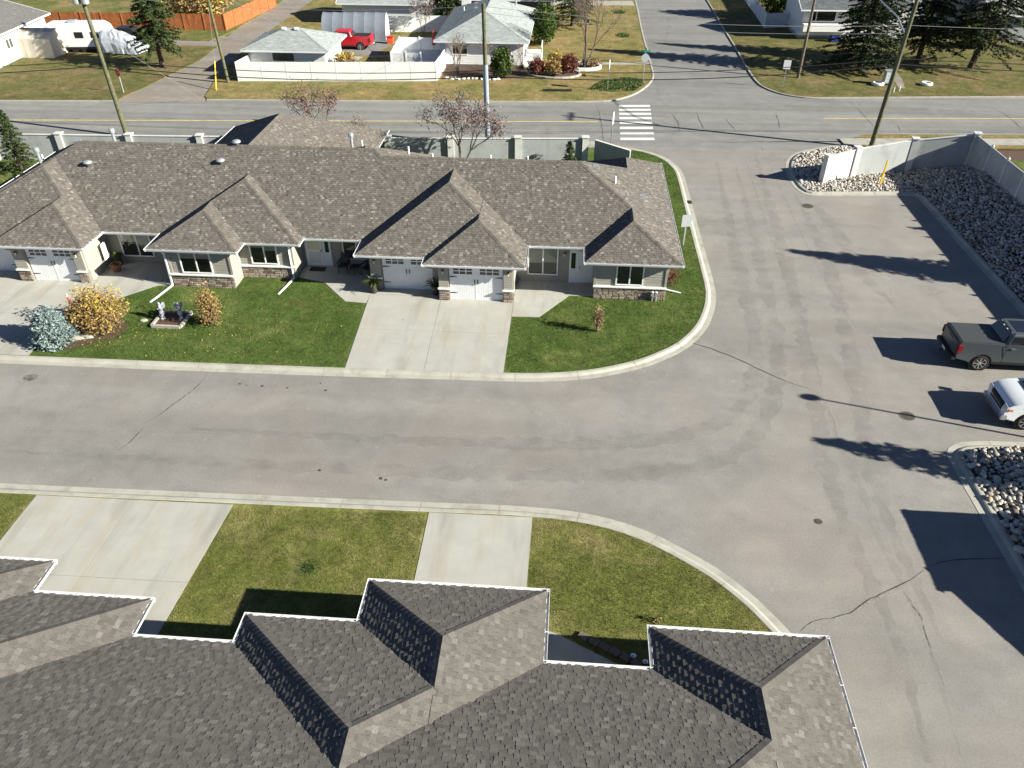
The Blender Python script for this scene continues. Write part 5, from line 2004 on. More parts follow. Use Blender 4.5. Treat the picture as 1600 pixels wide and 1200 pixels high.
def pickup(label, loc, rz, paint, tonneau=True, glassroof=True, trimmat='blackplastic', old=False, name='pickup_truck'):
    """four-door pickup, x from tail (0) to nose (5.9), half width 1.0"""
    t = thing(name, label, 'pickup truck', loc, rz)
    L, HW = 5.9, 1.0
    wr = .42
    ax = (1.18, 4.92)
    # ---- lower body: side outline with wheel arches, swept across the width with tumblehome
    out = [(0.02, .62), (0.02, 1.38), (.10, 1.44), (2.05, 1.44), (4.45, 1.42), (4.6, 1.385), (4.9, 1.36), (5.25, 1.31), (5.5, 1.25), (5.68, 1.18), (5.80, 1.09), (5.87, .98), (5.9, .84), (5.88, .50), (5.6, .42)]
    for c in (ax[1], ax[0]):
        for k in range(9):
            a = math.pi * k / 8
            out.append((c + .50 * math.cos(a), .42 + .50 * math.sin(a)))
        if c == ax[1]:
            out += [(4.4, .40), (1.9, .40)]
    out += [(.55, .50)]
    def hw(x, z):
        w = HW
        if z > 1.0:
            w -= (z - 1.0) * .16
        if z < .6:
            w -= .02
        if x > 5.2:
            w -= (x - 5.2) ** 2 * .28
        if x < .12:
            w -= .03
        return w
    n = len(out)
    L_ = [(x, -hw(x, z), z) for x, z in out]
    R_2 = [(x, hw(x, z), z) for x, z in out]
    mb = MB()
    mb.add(L_ + R_2, [tuple(range(n - 1, -1, -1)), tuple(range(n, 2 * n))] + [(i, (i + 1) % n, n + (i + 1) % n, n + i) for i in range(n)])
    body = mb.build('body', MAT[paint], t, bevel=.035)
    body.data.shade_smooth()
    body.data.set_sharp_from_angle(angle=math.radians(32))
    # ---- cab greenhouse
    def ring(x0, x1, w, z, r=.10):
        return [(x0, -w + r, z), (x0 + r, -w, z), (x1 - r, -w, z), (x1, -w + r, z), (x1, w - r, z), (x1 - r, w, z), (x0 + r, w, z), (x0, w - r, z)]
    cab = loft([ring(1.98, 4.62, .935, 1.36), ring(2.02, 4.50, .92, 1.46), ring(2.20, 3.86, .78, 1.86), ring(2.32, 3.70, .70, 1.93)])
    cabo = cab.build('cab', MAT[paint], t, bevel=.02)
    def side(x0a, x1a, x0b, x1b, s, e=.006):
        za, zb = 1.48, 1.82
        ya, yb = .917, .795
        return [(x0a, s * (ya + e), za), (x1a, s * (ya + e), za), (x1b, s * (yb + e), zb), (x0b, s * (yb + e), zb)]
    for s in (-1, 1):
        for q in ((2.22, 3.12, 2.34, 3.08), (3.20, 4.30, 3.16, 3.82)):
            MB().add(side(*q, s, .010), [(0, 1, 2, 3)]).build('side_window', MAT['darkglass'], cabo)
        # pillar strip, door seams, handles, mirrors
        for xs in (2.08, 3.16, 4.36):
            MB().box(xs - .006, s * .995 - .012, .5, xs + .006, s * .995 + .004, 1.02).build('door_seam', MAT['black'], body)
            MB().beam((xs, s * 1.0, 1.02), (xs, s * .935, 1.42), .012, .014).build('door_seam', MAT['black'], body)
        for xs in (2.3, 3.36):
            MB().box(xs, s * .965 - .02, 1.24, xs + .2, s * .965 + .03, 1.28).build('door_handle', MAT['chrome' if not old else 'black'], body)
        MB().cbox((4.15, s * 1.08, 1.5), (.14, .22, .22)).build('wing_mirror', MAT[paint], t)
        MB().box(1.75, s * .99 - .015, .44, 4.5, s * .99 + .03, .56).build('sill_trim', MAT[trimmat], body)
    MB().add([(1.955, -.74, 1.50), (1.955 + 0, .74, 1.50), (2.16, .62, 1.83), (2.16, -.62, 1.83)], [(0, 1, 2, 3)]).build('rear_window', MAT['darkglass'], cabo)
    MB().add([(4.53, -.80, 1.47), (4.53, .80, 1.47), (3.875, .66, 1.845), (3.875, -.66, 1.845)], [(0, 1, 2, 3)]).build('windscreen', MAT['darkglass'], cabo)
    if glassroof:
        MB().box(2.5, -.5, 1.925, 3.65, .5, 1.938).build('roof_glass', MAT['darkglass'], cabo)
        for yy in (-.55, .55):
            MB().cbox((2.3, yy, 1.90), (.05, .10, .03)).build('marker_lamp', MAT['plate'], cabo)
        for yy in (-.18, .18):
            MB().cbox((2.22, yy, 1.885), (.04, .09, .03)).build('marker_lamp', MAT['plate'], cabo)
    # ---- bed
    if tonneau:
        MB().box(.16, -.86, 1.43, 2.0, .86, 1.475).build('tonneau_cover', MAT['tonneau'], t)
        MB().box(.05, -.88, 1.43, .13, .88, 1.47).build('tailgate_cap', MAT['blackplastic'], t)
    else:
        MB().box(.16, -.80, 1.435, 1.95, .80, 1.448).build('bed_floor', MAT['black'], t)
    MB().box(-.012, -.80, .74, .03, .80, 1.36).build('tailgate', MAT[paint], t)
    MB().box(-.02, -.28, 1.24, .0, .28, 1.31).build('tailgate_handle', MAT['blackplastic'], t)
    MB().box(-.17, -.96, .50, .06, .96, .70).build('rear_bumper', MAT[trimmat if not old else 'chrome'], t, bevel=.03)
    MB().box(-.178, -.18, .54, -.172, .18, .67).build('licence_plate', MAT['plate'], t)
    MB().cbox((-.22, 0, .47), (.2, .1, .08)).build('tow_hitch', MAT['black'], t)
    for s in (-1, 1):
        r = MB().box(-.03, s * .93 - .07, .92, .20, s * .93 + .055, 1.30).build('tail_light', MAT['taillight'], t, bevel=.02)
        MB().box(-.036, s * .93 - .05, 1.03, -.028, s * .93 + .04, 1.13).build('reverse_lamp', MAT['blackplastic'], r)
        # ---- front
        r = MB().box(5.62, s * .74 - .17, .86, 5.89, s * .74 + .15, 1.10).build('headlight', MAT['headlight'], t, bevel=.03)
        MB().box(5.55, s * .86 - .06, .87, 5.80, s * .86 + .07, .98).build('side_marker', MAT['amber'], r, bevel=.015)
    MB().box(5.80, -.56, .70, 5.93, .56, 1.06).build('grille', MAT['blackplastic'], t, bevel=.03)
    MB().box(5.925, -.5, .86, 5.945, .5, .91).build('grille_bar', MAT['chrome'], t)
    MB().box(5.72, -.94, .42, 6.0, .94, .66).build('front_bumper', MAT['chrome' if not tonneau else trimmat], t, bevel=.04)
    MB().box(4.62, -.70, 1.335, 4.86, .70, 1.40).build('cowl', MAT['blackplastic'], t)
    # ---- wheels
    for c in ax:
        for s in (-1, 1):
            M = Matrix.Translation((c, s * .86, wr)) @ Matrix.Rotation(-s * math.pi / 2, 4, 'X')
            w_ = MB().lathe([(.24, -.13), (.38, -.135), (.415, -.09), (.42, 0), (.415, .09), (.38, .135), (.27, .13), (.26, .06)], 26, (0, 0, 0), .5, M).build('wheel', MAT['rubber'], t, smooth=True)
            mb = MB()
            mb.lathe([(.275, .02), (.29, .135), (.27, .14), (.25, .05), (.02, .04)], 26, (0, 0, 0), .5, M)
            for k in range(8):
                a = 2 * math.pi * k / 8
                p, q = M @ Vector((.06 * math.cos(a), .06 * math.sin(a), .10)), M @ Vector((.27 * math.cos(a), .27 * math.sin(a), .125))
                mb.beam(p, q, .045, .035)
            mb.lathe([(.075, .06), (.07, .13), (.02, .135)], 12, (0, 0, 0), .5, M)
            mb.build('rim', MAT['chrome'], w_)
            # dark wheel well
            MB().lathe([(.485, -.2), (.485, .10)], 18, (0, 0, 0), .5, M).build('wheel_well', MAT['black'], t)
    return t


pickup('dark grey crew cab pickup with black tonneau cover parked tail out in the lot', (18.42, 32.5, 0), -.02, 'graphite')
pickup('white pickup parked nose out beside the lower rock bed', (24.7, 28.0, 0), math.pi - .02, 'carwhite', tonneau=False, glassroof=False)
pickup('old red pickup parked behind the pale roofed garage', (-22.1, 90.35, .02), math.pi + .02, 'carred', tonneau=False, glassroof=False, old=True)

# ================================================================ HOUSES IN THE BACKGROUND
def bg_house(label, cat, loc, rz, hips, s, ze, shmat, wallmat, foot, name='house', found=None, expo=.2):
    t = thing(name, label, cat, loc, rz)
    roof(t, hips, s, ze, MAT[shmat], expo=expo, wlo=.25, whi=.6, thick=.014, seed=hash(label) % 1000 if False else len(label))
    MB().prism(foot, -.1, ze - .1).build('wall', MAT[wallmat], t)
    sd = MB()
    n = len(foot)
    ar = sum(foot[i][0] * foot[(i + 1) % n][1] - foot[(i + 1) % n][0] * foot[i][1] for i in range(n))
    fp = foot if ar > 0 else foot[::-1]
    for i in range(n):
        lap_boards(sd, fp[i], fp[(i + 1) % n], .35 if found else .1, ze - .12, .2)
    stuff(sd.build('siding_boards', MAT[wallmat], t))
    if found:
        mb = MB()
        for i in range(n):
            a, b = fp[i], fp[(i + 1) % n]
            mb.beam((a[0], a[1], .12), (b[0], b[1], .12), .12, .55)
        mb.build('foundation', MAT[found], t)
    for h in hips:
        x0, x1, y0, y1, k = h[:5]
        ring = [(x0, y0), (x1, y0), (x1, y1), (x0, y1)]
        if k in ('full',):
            for i in range(4):
                a, b = ring[i], ring[(i + 1) % 4]
                MB().beam((a[0], a[1], ze - .08), (b[0], b[1], ze - .08), .07, .16).build('fascia', MAT['gutter'], t)
        elif k == 'gablex':
            for a, b in (((x0, y0), (x1, y0)), ((x0, y1), (x1, y1))):
                MB().beam((a[0], a[1], ze - .08), (b[0], b[1], ze - .08), .07, .16).build('fascia', MAT['gutter'], t)
            d = (y1 - y0) / 2
            for x in (x0, x1):
                for a, b in (((x, y0, ze - .06), (x, y0 + d, ze + s * d - .06)), ((x, y1, ze - .06), (x, y0 + d, ze + s * d - .06))):
                    MB().beam(a, b, .05, .18).build('barge_board', MAT['gutter'], t)
                xi = x + (.45 if x == x0 else -.45)
                MB().add([(xi, y0 + .4, ze - .12), (xi, y1 - .4, ze - .12), (xi, y0 + d, ze + s * d - .22)], [(0, 1, 2)]).build('gable_wall', MAT[wallmat], t)
        elif k == 'gabley':
            d = (x1 - x0) / 2
            for x in (x0, x1):
                MB().beam((x, y0, ze - .08), (x, y1, ze - .08), .07, .16).build('fascia', MAT['gutter'], t)
            for y in (y0, y1):
                for a, b in (((x0, y, ze - .06), (x0 + d, y, ze + s * d - .06)), ((x1, y, ze - .06), (x0 + d, y, ze + s * d - .06))):
                    MB().beam(a, b, .05, .18).build('barge_board', MAT['gutter'], t)
                yi = y + (.45 if y == y0 else -.45)
                MB().add([(x0 + .4, yi, ze - .12), (x1 - .4, yi, ze - .12), (x0 + d, yi, ze + s * d - .22)], [(0, 1, 2)]).build('gable_wall', MAT[wallmat], t)
    return t


# pale roofed garage behind the vinyl fence
g = bg_house('white garage with pale green-grey hip roof behind the white vinyl fence', 'garage', (0, 0, 0), 0, [(-32.5, -23.7, 78.7, 86.0, 'full')], .36, 2.4, 'shingle_pale', 'siding_white',
             [(-31.9, 79.3), (-24.3, 79.3), (-24.3, 85.4), (-31.9, 85.4)], name='garage')
window(g, -29.6, -27.3, 1.25, 2.15, 79.27, (), (0,))
MB().cbox((-28.9, 82.0, 3.75), (.4, .3, .2)).build('roof_vent', MAT['trim'], g)
MB().cbox((-27.6, 82.0, 3.75), (.4, .3, .2)).build('roof_vent', MAT['trim'], g)
MB().box(-24.29, 80.2, .1, -24.25, 81.1, 2.1).build('door', MAT['trim'], g)

# pale roofed bungalow
h1 = bg_house('white bungalow with large pale green-grey hip roof facing the main road', 'house', (0, 0, 0), 0, [(-14.0, -4.4, 82.5, 99.0, 'full'), ], .40, 2.7, 'shingle_pale', 'siding_white',
              [(-13.4, 83.1), (-5.0, 83.1), (-5.0, 98.4), (-13.4, 98.4)], found='brick_edge')
for x, y, kd in ((-12.2, 93.5, 'pipe'), (-10.6, 91.5, 'box'), (-9.4, 88.5, 'pipe'), (-11, 95, 'box'), (-6.6, 96, 'flue')):
    roof_vent(h1, (x, y, 2.7 + .40 * min(x + 14, -4.4 - x)), kd)
window(h1, -12.2, -10.6, 1.3, 2.3, 83.07, (-11.4,), (.4,))
window(h1, -7.6, -6.2, 1.3, 2.3, 83.07, (-6.9,), (.3,))
MB().box(-13.1, 98.4, 2.5, -12.1, 99.2, 5.2).build('chimney', MAT['siding_white'], h1)
# side porch railing of the bungalow
p_ = MB()
p_.box(-4.95, 84.2, 0, -3.2, 87.6, .9)
p_.build('porch', MAT['trim'], h1)
for y in np.linspace(84.25, 87.55, 12):
    MB().box(-3.26, y - .03, .9, -3.2, y + .03, 1.75).build('baluster', MAT['trim'], h1)
MB().box(-3.28, 84.2, 1.75, -3.18, 87.6, 1.83).build('rail', MAT['trim'], h1)

# dark brown house north of it
h2 = bg_house('dark brown walled house behind the bungalow beside the big spruce', 'house', (0, 0, 0), 0, [(-14, -2.6, 103.0, 117, 'gablex')], .4, 2.9, 'roof_grey', 'siding_brown',
              [(-13.5, 103.5), (-3.1, 103.5), (-3.1, 116.5), (-13.5, 116.5)])
MB().box(-3.05, 104.2, .1, -3.0, 105.4, 2.2).build('door', MAT['fence_wood'], h2)
t = thing('garden_lamp', 'thin pale garden pole standing beside the dark brown house', 'pole', (-2.4, 101.0, .08))
MB().tube([(0, 0, 0), (0, 0, 3.6)], .05, 8).build('post', MAT['signback'], t)
MB().blob((0, 0, 3.7), .13, 8, 6).build('globe', MAT['plate'], t)

# garage with white wall at the top edge
bg_house('white garage with pale roof at the top edge beyond the tent shelter', 'garage', (0, 0, 0), 0, [(-28.9, -17.9, 101.6, 110.6, 'gablex')], .35, 2.5, 'shingle_pale', 'siding_white',
         [(-28.3, 102.1), (-18.4, 102.1), (-18.4, 110.1), (-28.3, 110.1)], name='garage')

# house right of the side street
h3 = bg_house('white walled house with slate grey roof behind the spruces at the corner', 'house', (0, 0, 0), .02, [(27.3, 40.0, 97.0, 106.5, 'gablex')], .38, 3.3, 'shingle_slate', 'siding_white',
              [(27.9, 98.0), (39.4, 98.0), (39.4, 106.0), (27.9, 106.0)], found='siding_grey')
window(h3, 28.6, 31.6, 1.9, 3.05, 97.97, (29.4,), (0,))
MB().box(27.95, 97.0, 1.0, 33.5, 97.9, 1.75).build('planter_ledge', MAT['trim'], h3)
h4 = bg_house('grey house with white gable edge behind the middle spruce', 'house', (0, 0, 0), .0, [(36.6, 45.5, 103.2, 118, 'gabley')], .45, 3.0, 'shingle_slate', 'siding_grey',
              [(37.1, 103.7), (45.0, 103.7), (45.0, 117.5), (37.1, 117.5)])
window(h4, 37.6, 39.3, 1.5, 2.5, 103.67, (), (0,))
h5 = bg_house('grey house with pale metal coloured roof at the far right edge', 'house', (0, 0, 0), .0, [(46.5, 62, 98.2, 110, 'gablex')], .4, 2.9, 'shingle_pale', 'siding_grey',
              [(47.0, 98.8), (61.5, 98.8), (61.5, 109.5), (47.0, 109.5)])
# left house
h6 = bg_house('white house with plain grey roof at the left edge', 'house', (0, 0, 0), .52, [(-16, 33, 0, 0, 'gablex')][:0] + [(0, 0.001, 0, 0.001, 'full')][:0], .3, 3.0, 'roof_grey', 'siding_white',
              [(0, 0), (.01, 0), (.01, .01)]) if False else None
A0 = G(-90, 92, 3.1)
A1 = G(78, 20, 3.1)
dA = Vector((A1.x - A0.x, A1.y - A0.y))
ang = math.atan2(dA.y, dA.x)
LA = dA.length
h6 = bg_house('white house with plain grey roof at the upper left edge', 'house', (A0.x, A0.y, 0), ang, [(-.1, LA, 0, 10, 'gablex')], .28, 3.1, 'roof_grey', 'siding_white',
              [(.4, .6), (LA - .5, .6), (LA - .5, 9.4), (.4, 9.4)])
for f in (.55, .80):
    window(h6, LA * f - .1, LA * f + 1.2, 1.3, 2.3, .57, (LA * f + .55,), (.0,))

# ---------------------------------------------------------------- background fences
def board_fence(name, label, pts, h, bw, mat, picket=False, z=.08, post_every=2.4, gap=.012, cat='fence'):
    t = thing(name, label, cat, (pts[0][0], pts[0][1], z))
    o = Vector(pts[0])
    cnt = 0
    rnd = random.Random(len(label))
    src = {}
    for i in range(len(pts) - 1):
        a, b = Vector(pts[i]) - o, Vector(pts[i + 1]) - o
        L = (b - a).length
        d = (b - a).normalized()
        an = math.atan2(d.y, d.x)
        k = max(1, int(L / bw))
        for j in range(k):
            p = a + d * (L * (j + .5) / k)
            hh = h * rnd.uniform(.985, 1.01)
            me = src.get('b')
            if me is None:
                mb = MB()
                w2 = (L / k - gap) / 2
                if picket:
                    vs = [(-w2, -.012, 0), (w2, -.012, 0), (w2, -.012, .93), (0, -.012, 1), (-w2, -.012, .93)]
                    vs += [(x, .012, zz) for x, _, zz in vs]
                    mb.add(vs, [(0, 1, 2, 3, 4), (9, 8, 7, 6, 5)] + [(q, 5 + q, 5 + (q + 1) % 5, (q + 1) % 5) for q in range(5)])
                else:
                    mb.box(-w2, -.012, 0, w2, .012, 1)
                ob = mb.build('picket' if picket else 'board', MAT[mat], t)
                src['b'] = ob
            else:
                ob = src['b'].copy()
                COL.objects.link(ob)
                ob.parent = t
            ob.location = (p.x, p.y, 0)
            ob.rotation_euler = (rnd.normalvariate(0, .006), 0, an)
            ob.scale = (1, 1, hh)
        for zz in (.3, h - .3):
            nn = Vector((-d.y, d.x)) * .035
            MB().beam((a.x + nn.x, a.y + nn.y, zz), (b.x + nn.x, b.y + nn.y, zz), .04, .09).build('rail', MAT[mat], t)
        m = max(1, round(L / post_every))
        for j in range(m + 1):
            p = a + d * (L * j / m)
            MB().cbox((p.x, p.y, h / 2), (.11, .11, h + .06), an).build('post', MAT[mat], t)
    return t


wall_run('vinyl_fence', 'long white vinyl panel fence along the dry verge north of the main road', 'fence',
         [(-31.9, 79.2), (-32.25, 76.4), (-13.1, 77.85), (-12.95, 83.0)], 2, 2.4, zs=[(.08, 1.85)] * 4, mat='vinyl', pmat='vinyl', thick=.05, post=.075, post_up=.03, cap=False)
wall_run('vinyl_fence', 'white vinyl panel fence across the backyard behind the tent shelter', 'fence',
         [(-22.1, 98.2), (-14.4, 98.9)], 2, 2.4, zs=[(.08, 1.85)] * 2, mat='vinyl', pmat='vinyl', thick=.05, post=.075, post_up=.03, cap=False)
wall_run('deck_fence', 'white vinyl screen around the raised deck beside the bungalow', 'fence',
         [(-15.2, 81.6), (-18.2, 81.6), (-18.6, 88.2), (-14.3, 88.2)], 2, 1.9, zs=[(.1, 1.75)] * 4, mat='vinyl', pmat='vinyl', thick=.05, post=.13, post_up=.1, cap=False)
board_fence('cedar_fence', 'orange stained cedar board fence with a corner along the gravel lane', [(-64, 97.3), (-41.5, 97.6), (-40.0, 112)], 1.8, .28, 'fence_wood')
board_fence('picket_fence', 'pale painted picket fence around the corner house side yard', [(23.6, 124), (23.0, 103.6), (28.0, 104.6)], 1.7, .19, 'picket', True)
board_fence('board_fence', 'dark brown board fence between the two grey houses at the right', [(45.3, 101), (47.2, 98.6)], 1.9, .2, 'fence_dark')

# raised deck
t = thing('deck', 'pale raised deck with white skirting beside the bungalow', 'deck', (-16.3, 85, 0))
for k in range(16):
    MB().box(-2.1, -3.2 + k * .4, .5, 2.4, -3.2 + k * .4 + .385, .55).build('deck_board', MAT['poolblue'], t)
MB().box(-2.1, -3.2, .05, 2.4, -3.15, .5).build('skirting', MAT['trim'], t)
t = thing('patio_umbrella', 'folded red umbrella standing on the deck by the bungalow', 'umbrella', (-14.9, 88.0, .55))
MB().tube([(0, 0, 0), (0, 0, 2.0)], .025, 6).build('pole', MAT['galv'], t)
MB().lathe([(.16, .5), (.19, .75), (.12, 1.4), (.05, 1.95), (.01, 2.05)], 9, (0, 0, 0)).build('canopy', MAT['red'], t)

# tent shelter
t = thing('tent_shelter', 'long grey arched fabric tent shelter behind the garage', 'tent', (-25.0, 95.2, .02), .06)
nb = 6
x0, x1 = -3.6, 3.6
for i in range(nb):
    a, b = x0 + (x1 - x0) * i / nb, x0 + (x1 - x0) * (i + 1) / nb
    mb = MB()
    rows = []
    for u in (0, .25, .5, .75, 1):
        xx = a + (b - a) * u
        sagf = 1 - .018 * math.sin(math.pi * u)
        rows.append([(xx, 1.9 * sagf * math.cos(math.pi * k / 14) * (1 if abs(math.cos(math.pi * k / 14)) > .3 else 1), 2.75 * sagf * math.sin(math.pi * k / 14) ** .85) for k in range(15)])
    vs = [p for r in rows for p in r]
    mb.add(vs, [(r * 15 + k, r * 15 + k + 1, (r + 1) * 15 + k + 1, (r + 1) * 15 + k) for r in range(4) for k in range(14)])
    mb.build('fabric_bay', MAT['tent'], t, smooth=True)
for i in range(nb + 1):
    xx = x0 + (x1 - x0) * i / nb
    MB().tube([(xx, 1.885 * math.cos(math.pi * k / 14), 2.735 * math.sin(math.pi * k / 14) ** .85) for k in range(15)], .03, 6, cap=False).build('hoop', MAT['tent'], t)
MB().add([(x1 - .05, 1.9 * math.cos(math.pi * k / 14), 2.7 * math.sin(math.pi * k / 14) ** .85) for k in range(15)], [tuple(range(15))]).build('end_flap', MAT['rv'], t)
t = thing('gas_can', 'small red plastic container on the ground by the tent shelter', 'container', (-20.6, 92.6, .02))
MB().box(-.35, -.3, 0, .35, .3, .75).build('body', MAT['orange'], t, bevel=.06)
MB().box(-.38, -.33, .75, .38, .33, .85).build('lid', MAT['red'], t)
t = thing('paving_pad', 'dark parking pad under the red pickup', 'paving')
MB().sheet([(-30, 87.3), (-21.6, 87.6), (-20.4, 93.4), (-30, 93)], .095).build('pad', MAT['private'], t)
bpy.data.objects.remove(t.children[0])
bpy.data.objects.remove(t)
struct(MB().prism([(-31, 86.6), (-21.3, 87.3), (-20.0, 93.6), (-31, 93)], -.02, .092).build('parking_pad', MAT['side']))
struct(MB().prism([(-21.8, 86.4), (-18.6, 87.0), (-18.6, 87.5), (-21.8, 86.9)], 0, .10).build('path', MAT['walk']))
struct(MB().prism([(-24.1, 79.4), (-23.3, 79.4), (-22.4, 86.6), (-24.1, 86.6)], 0, .10).build('path', MAT['walk']))
struct(MB().prism([(-4.9, 82.8), (-3.2, 82.8), (-2.6, 85.1), (-5, 86)], 0, .105).build('path', MAT['walk']))
struct(MB().prism([(30.9, 78.6), (31.5, 78.6), (32.3, 82.1), (33.0, 90), (33.2, 97), (32.4, 97), (32.2, 90), (31.5, 82.3)], 0, .10).build('path', MAT['gravel']))

# shed, box, tyres, bin
t = thing('garden_shed', 'small dark shed with gable roof behind the picket fence', 'shed', (27.4, 112.3, .05), .1)
MB().box(-1.4, -1.2, 0, 1.4, 1.2, 1.9).build('wall', MAT['siding_grey'], t)
MB().add([(-1.6, -1.4, 1.9), (1.6, -1.4, 1.9), (1.6, 1.4, 1.9), (-1.6, 1.4, 1.9), (0, -1.4, 2.9), (0, 1.4, 2.9)], [(0, 1, 4), (1, 2, 5, 4), (2, 3, 5), (3, 0, 4, 5), (0, 3, 2, 1)]).build('roof', MAT['siding_brown'], t)
MB().box(-.45, -1.22, .1, .45, -1.2, 1.7).build('door', MAT['black'], t)
t = thing('trailer', 'small pale flat trailer leaning behind the dark shed', 'trailer', (30.0, 112.5, .05), .3)
MB().box(-.9, -1.4, .5, .9, 1.4, .6).build('deck', MAT['tan'], t)
for s in (-1, 1):
    MB().lathe([(.3, -.08), (.3, .08)], 14, (s * 1.0, 0, .3), .5, Matrix.Rotation(math.pi / 2, 4, 'Y')).build('wheel', MAT['rubber'], t)
t = thing('mail_box', 'grey community cabinet on a post between the white tyres and lamp pole', 'cabinet', (30.2, 79.9, .08))
MB().box(-.42, -.3, .12, .42, .3, 1.25).build('cabinet', MAT['signback'], t, bevel=.03)
MB().box(-.46, -.34, 1.25, .46, .34, 1.31).build('lid', MAT['galv'], t)
for k in range(6):
    MB().box(-.36 + (k % 2) * .37, -.315, .25 + (k // 2) * .32, -.01 + (k % 2) * .37, -.3, .53 + (k // 2) * .32).build('door', MAT['plate'], t)
for i, (px, lab) in enumerate(((1371, 'white painted tyre lying on the grass left of the grey cabinet'), (1447, 'white painted tyre lying alone on the grass right of the lamp pole'))):
    c = G(px, 133, .08)
    t = thing('painted_tyre', lab, 'tyre', (c.x, c.y, .08), 0, 'painted tyres on the corner lawn')
    prof = [(.24 + .13 + .13 * math.cos(a), .13 + .13 * math.sin(a)) for a in np.linspace(0, 2 * math.pi, 11)]
    MB().lathe([(r * 1.15, z * 1.1) for r, z in prof], 22).build('rubber_ring', MAT['tyre_white'], t, smooth=True)
    MB().lathe([(.30, .0), (.30, .05)], 16).build('soil', MAT['earth'], t)
t = thing('storage_bin', 'blue plastic tub under the white ledge of the corner house', 'tub', (29.6, 97.2, .08))
MB().box(-.5, -.35, 0, .5, .35, .7).build('tub', MAT['blue'], t, bevel=.06)
MB().box(-.54, -.38, .7, .54, .38, .76).build('lid', MAT['black'], t)
for k, (px, py) in enumerate(((1396, 144), (1405, 142))):
    c = G(px, py, .08)
    t = thing('marker_peg', ('left', 'right')[k] + ' one of two short white pegs at the road end of the garden path', 'peg', (c.x, c.y, .08))
    MB().tube([(0, 0, 0), (0, 0, .45)], .05, 6).build('peg', MAT['trim'], t)

# travel trailer with tarp, canopy shelter at the upper left
t = thing('travel_trailer', 'white travel trailer with a dark window parked in the upper left yard', 'trailer', (-53.4, 87.2, .05), .12)
bd = MB()
prof = [(-3.4, .55), (-3.4, 2.6), (-3.1, 2.85), (2.4, 2.85), (3.0, 2.5), (3.3, 1.6), (3.2, .7), (2.9, .55)]
n = len(prof)
bd.add([(x, -1.15, z) for x, z in prof] + [(x, 1.15, z) for x, z in prof], [tuple(range(n - 1, -1, -1)), tuple(range(n, 2 * n))] + [(i, (i + 1) % n, n + (i + 1) % n, n + i) for i in range(n)])
bd.build('body', MAT['rv'], t, bevel=.06)
for x0_, x1_, z0_, z1_ in ((-.2, .7, 1.5, 2.1), (1.5, 2.4, 1.5, 2.1)):
    MB().box(x0_, -1.17, z0_, x1_, -1.152, z1_).build('window', MAT['darkglass'], t)
MB().box(-1.9, -1.17, .65, -1.1, -1.152, 2.4).build('door', MAT['plate'], t)
MB().cbox((-.5, 0, 2.98), (.8, .6, .24)).build('roof_unit', MAT['galv'], t)
for x in (-.6, .4):
    MB().lathe([(.36, -.1), (.36, .1)], 16, (x, -1.0, .37), .5, Matrix.Rotation(math.pi / 2, 4, 'X')).build('wheel', MAT['rubber'], t)
MB().box(-3.2, -1.13, .35, 3.0, -1.12, .62).build('skirt', MAT['blackplastic'], t)
t = thing('tarped_boat', 'bulky shape under a crumpled silver tarp beside the travel trailer', 'tarp', (-48.6, 86.6, .05), -.1)
rng = np.random.default_rng(4)
mb = MB()
rows = []
for i in range(15):
    u = i / 14
    x = -1.9 + 4.2 * u
    hh = 2.35 * (1 - .55 * u ** 2) + .04 * math.sin(i * 2.1)
    rows.append([(x + rng.normal(0, .05), 1.25 * math.cos(math.pi * k / 12) * (1 + rng.normal(0, .03)), max(.15, hh * abs(math.sin(math.pi * k / 12)) ** .5 + rng.normal(0, .06))) for k in range(13)])
vs = [p for r in rows for p in r]
mb.add(vs, [(r * 13 + k, r * 13 + k + 1, (r + 1) * 13 + k + 1, (r + 1) * 13 + k) for r in range(14) for k in range(12)] + [tuple(range(12, -1, -1)), tuple(14 * 13 + k for k in range(13))])
mb.build('tarp', MAT['tarp'], t)
MB().box(-1.9, -.9, .1, 2.2, .9, .35).build('hull', MAT['black'], t)
t = thing('car_canopy', 'tan canvas car shelter with flat sides beside the white house at upper left', 'shelter', (-57.8, 85.2, .05), .0)
mb = MB()
n2 = 6
for i in range(n2):
    a, b = -3.0 + 6.0 * i / n2, -3.0 + 6.0 * (i + 1) / n2
    m = MB()
    pr = [(-1.7, 0), (-1.62, 1.9), (-.9, 2.45), (0, 2.7), (.9, 2.45), (1.62, 1.9), (1.7, 0)]
    m.add([(a + .01, y, z) for y, z in pr] + [((a + b) / 2, y * .985, z * .985) for y, z in pr] + [(b - .01, y, z) for y, z in pr], [(r * 7 + k, r * 7 + k + 1, (r + 1) * 7 + k + 1, (r + 1) * 7 + k) for r in range(2) for k in range(6)])
    m.build('canvas_panel', MAT['tan'], t)
MB().add([(2.98, y, z) for y, z in pr], [tuple(range(7))]).build('end_panel', MAT['tan'], t)
t = thing('parked_car', 'dark car nearly hidden behind the white travel trailer', 'car', (-50.8, 92.3, .02), .05)
cb = loft([[(x * 1.0, -.85, z0) for x, z0 in ((-2.1, .35), (2.1, .35), (2.15, .75), (1.2, .92), (.7, 1.4), (-1.0, 1.42), (-1.9, .95), (-2.15, .8))], [(x, .85, z0) for x, z0 in ((-2.1, .35), (2.1, .35), (2.15, .75), (1.2, .92), (.7, 1.4), (-1.0, 1.42), (-1.9, .95), (-2.15, .8))]])
cb.build('body', MAT['blackplastic'], t, bevel=.08)
for sx in (-1.3, 1.3):
    for sy in (-.8, .8):
        MB().lathe([(.32, -.1), (.32, .1)], 16, (sx, sy, .32), .5, Matrix.Rotation(math.pi / 2, 4, 'X')).build('wheel', MAT['rubber'], t)
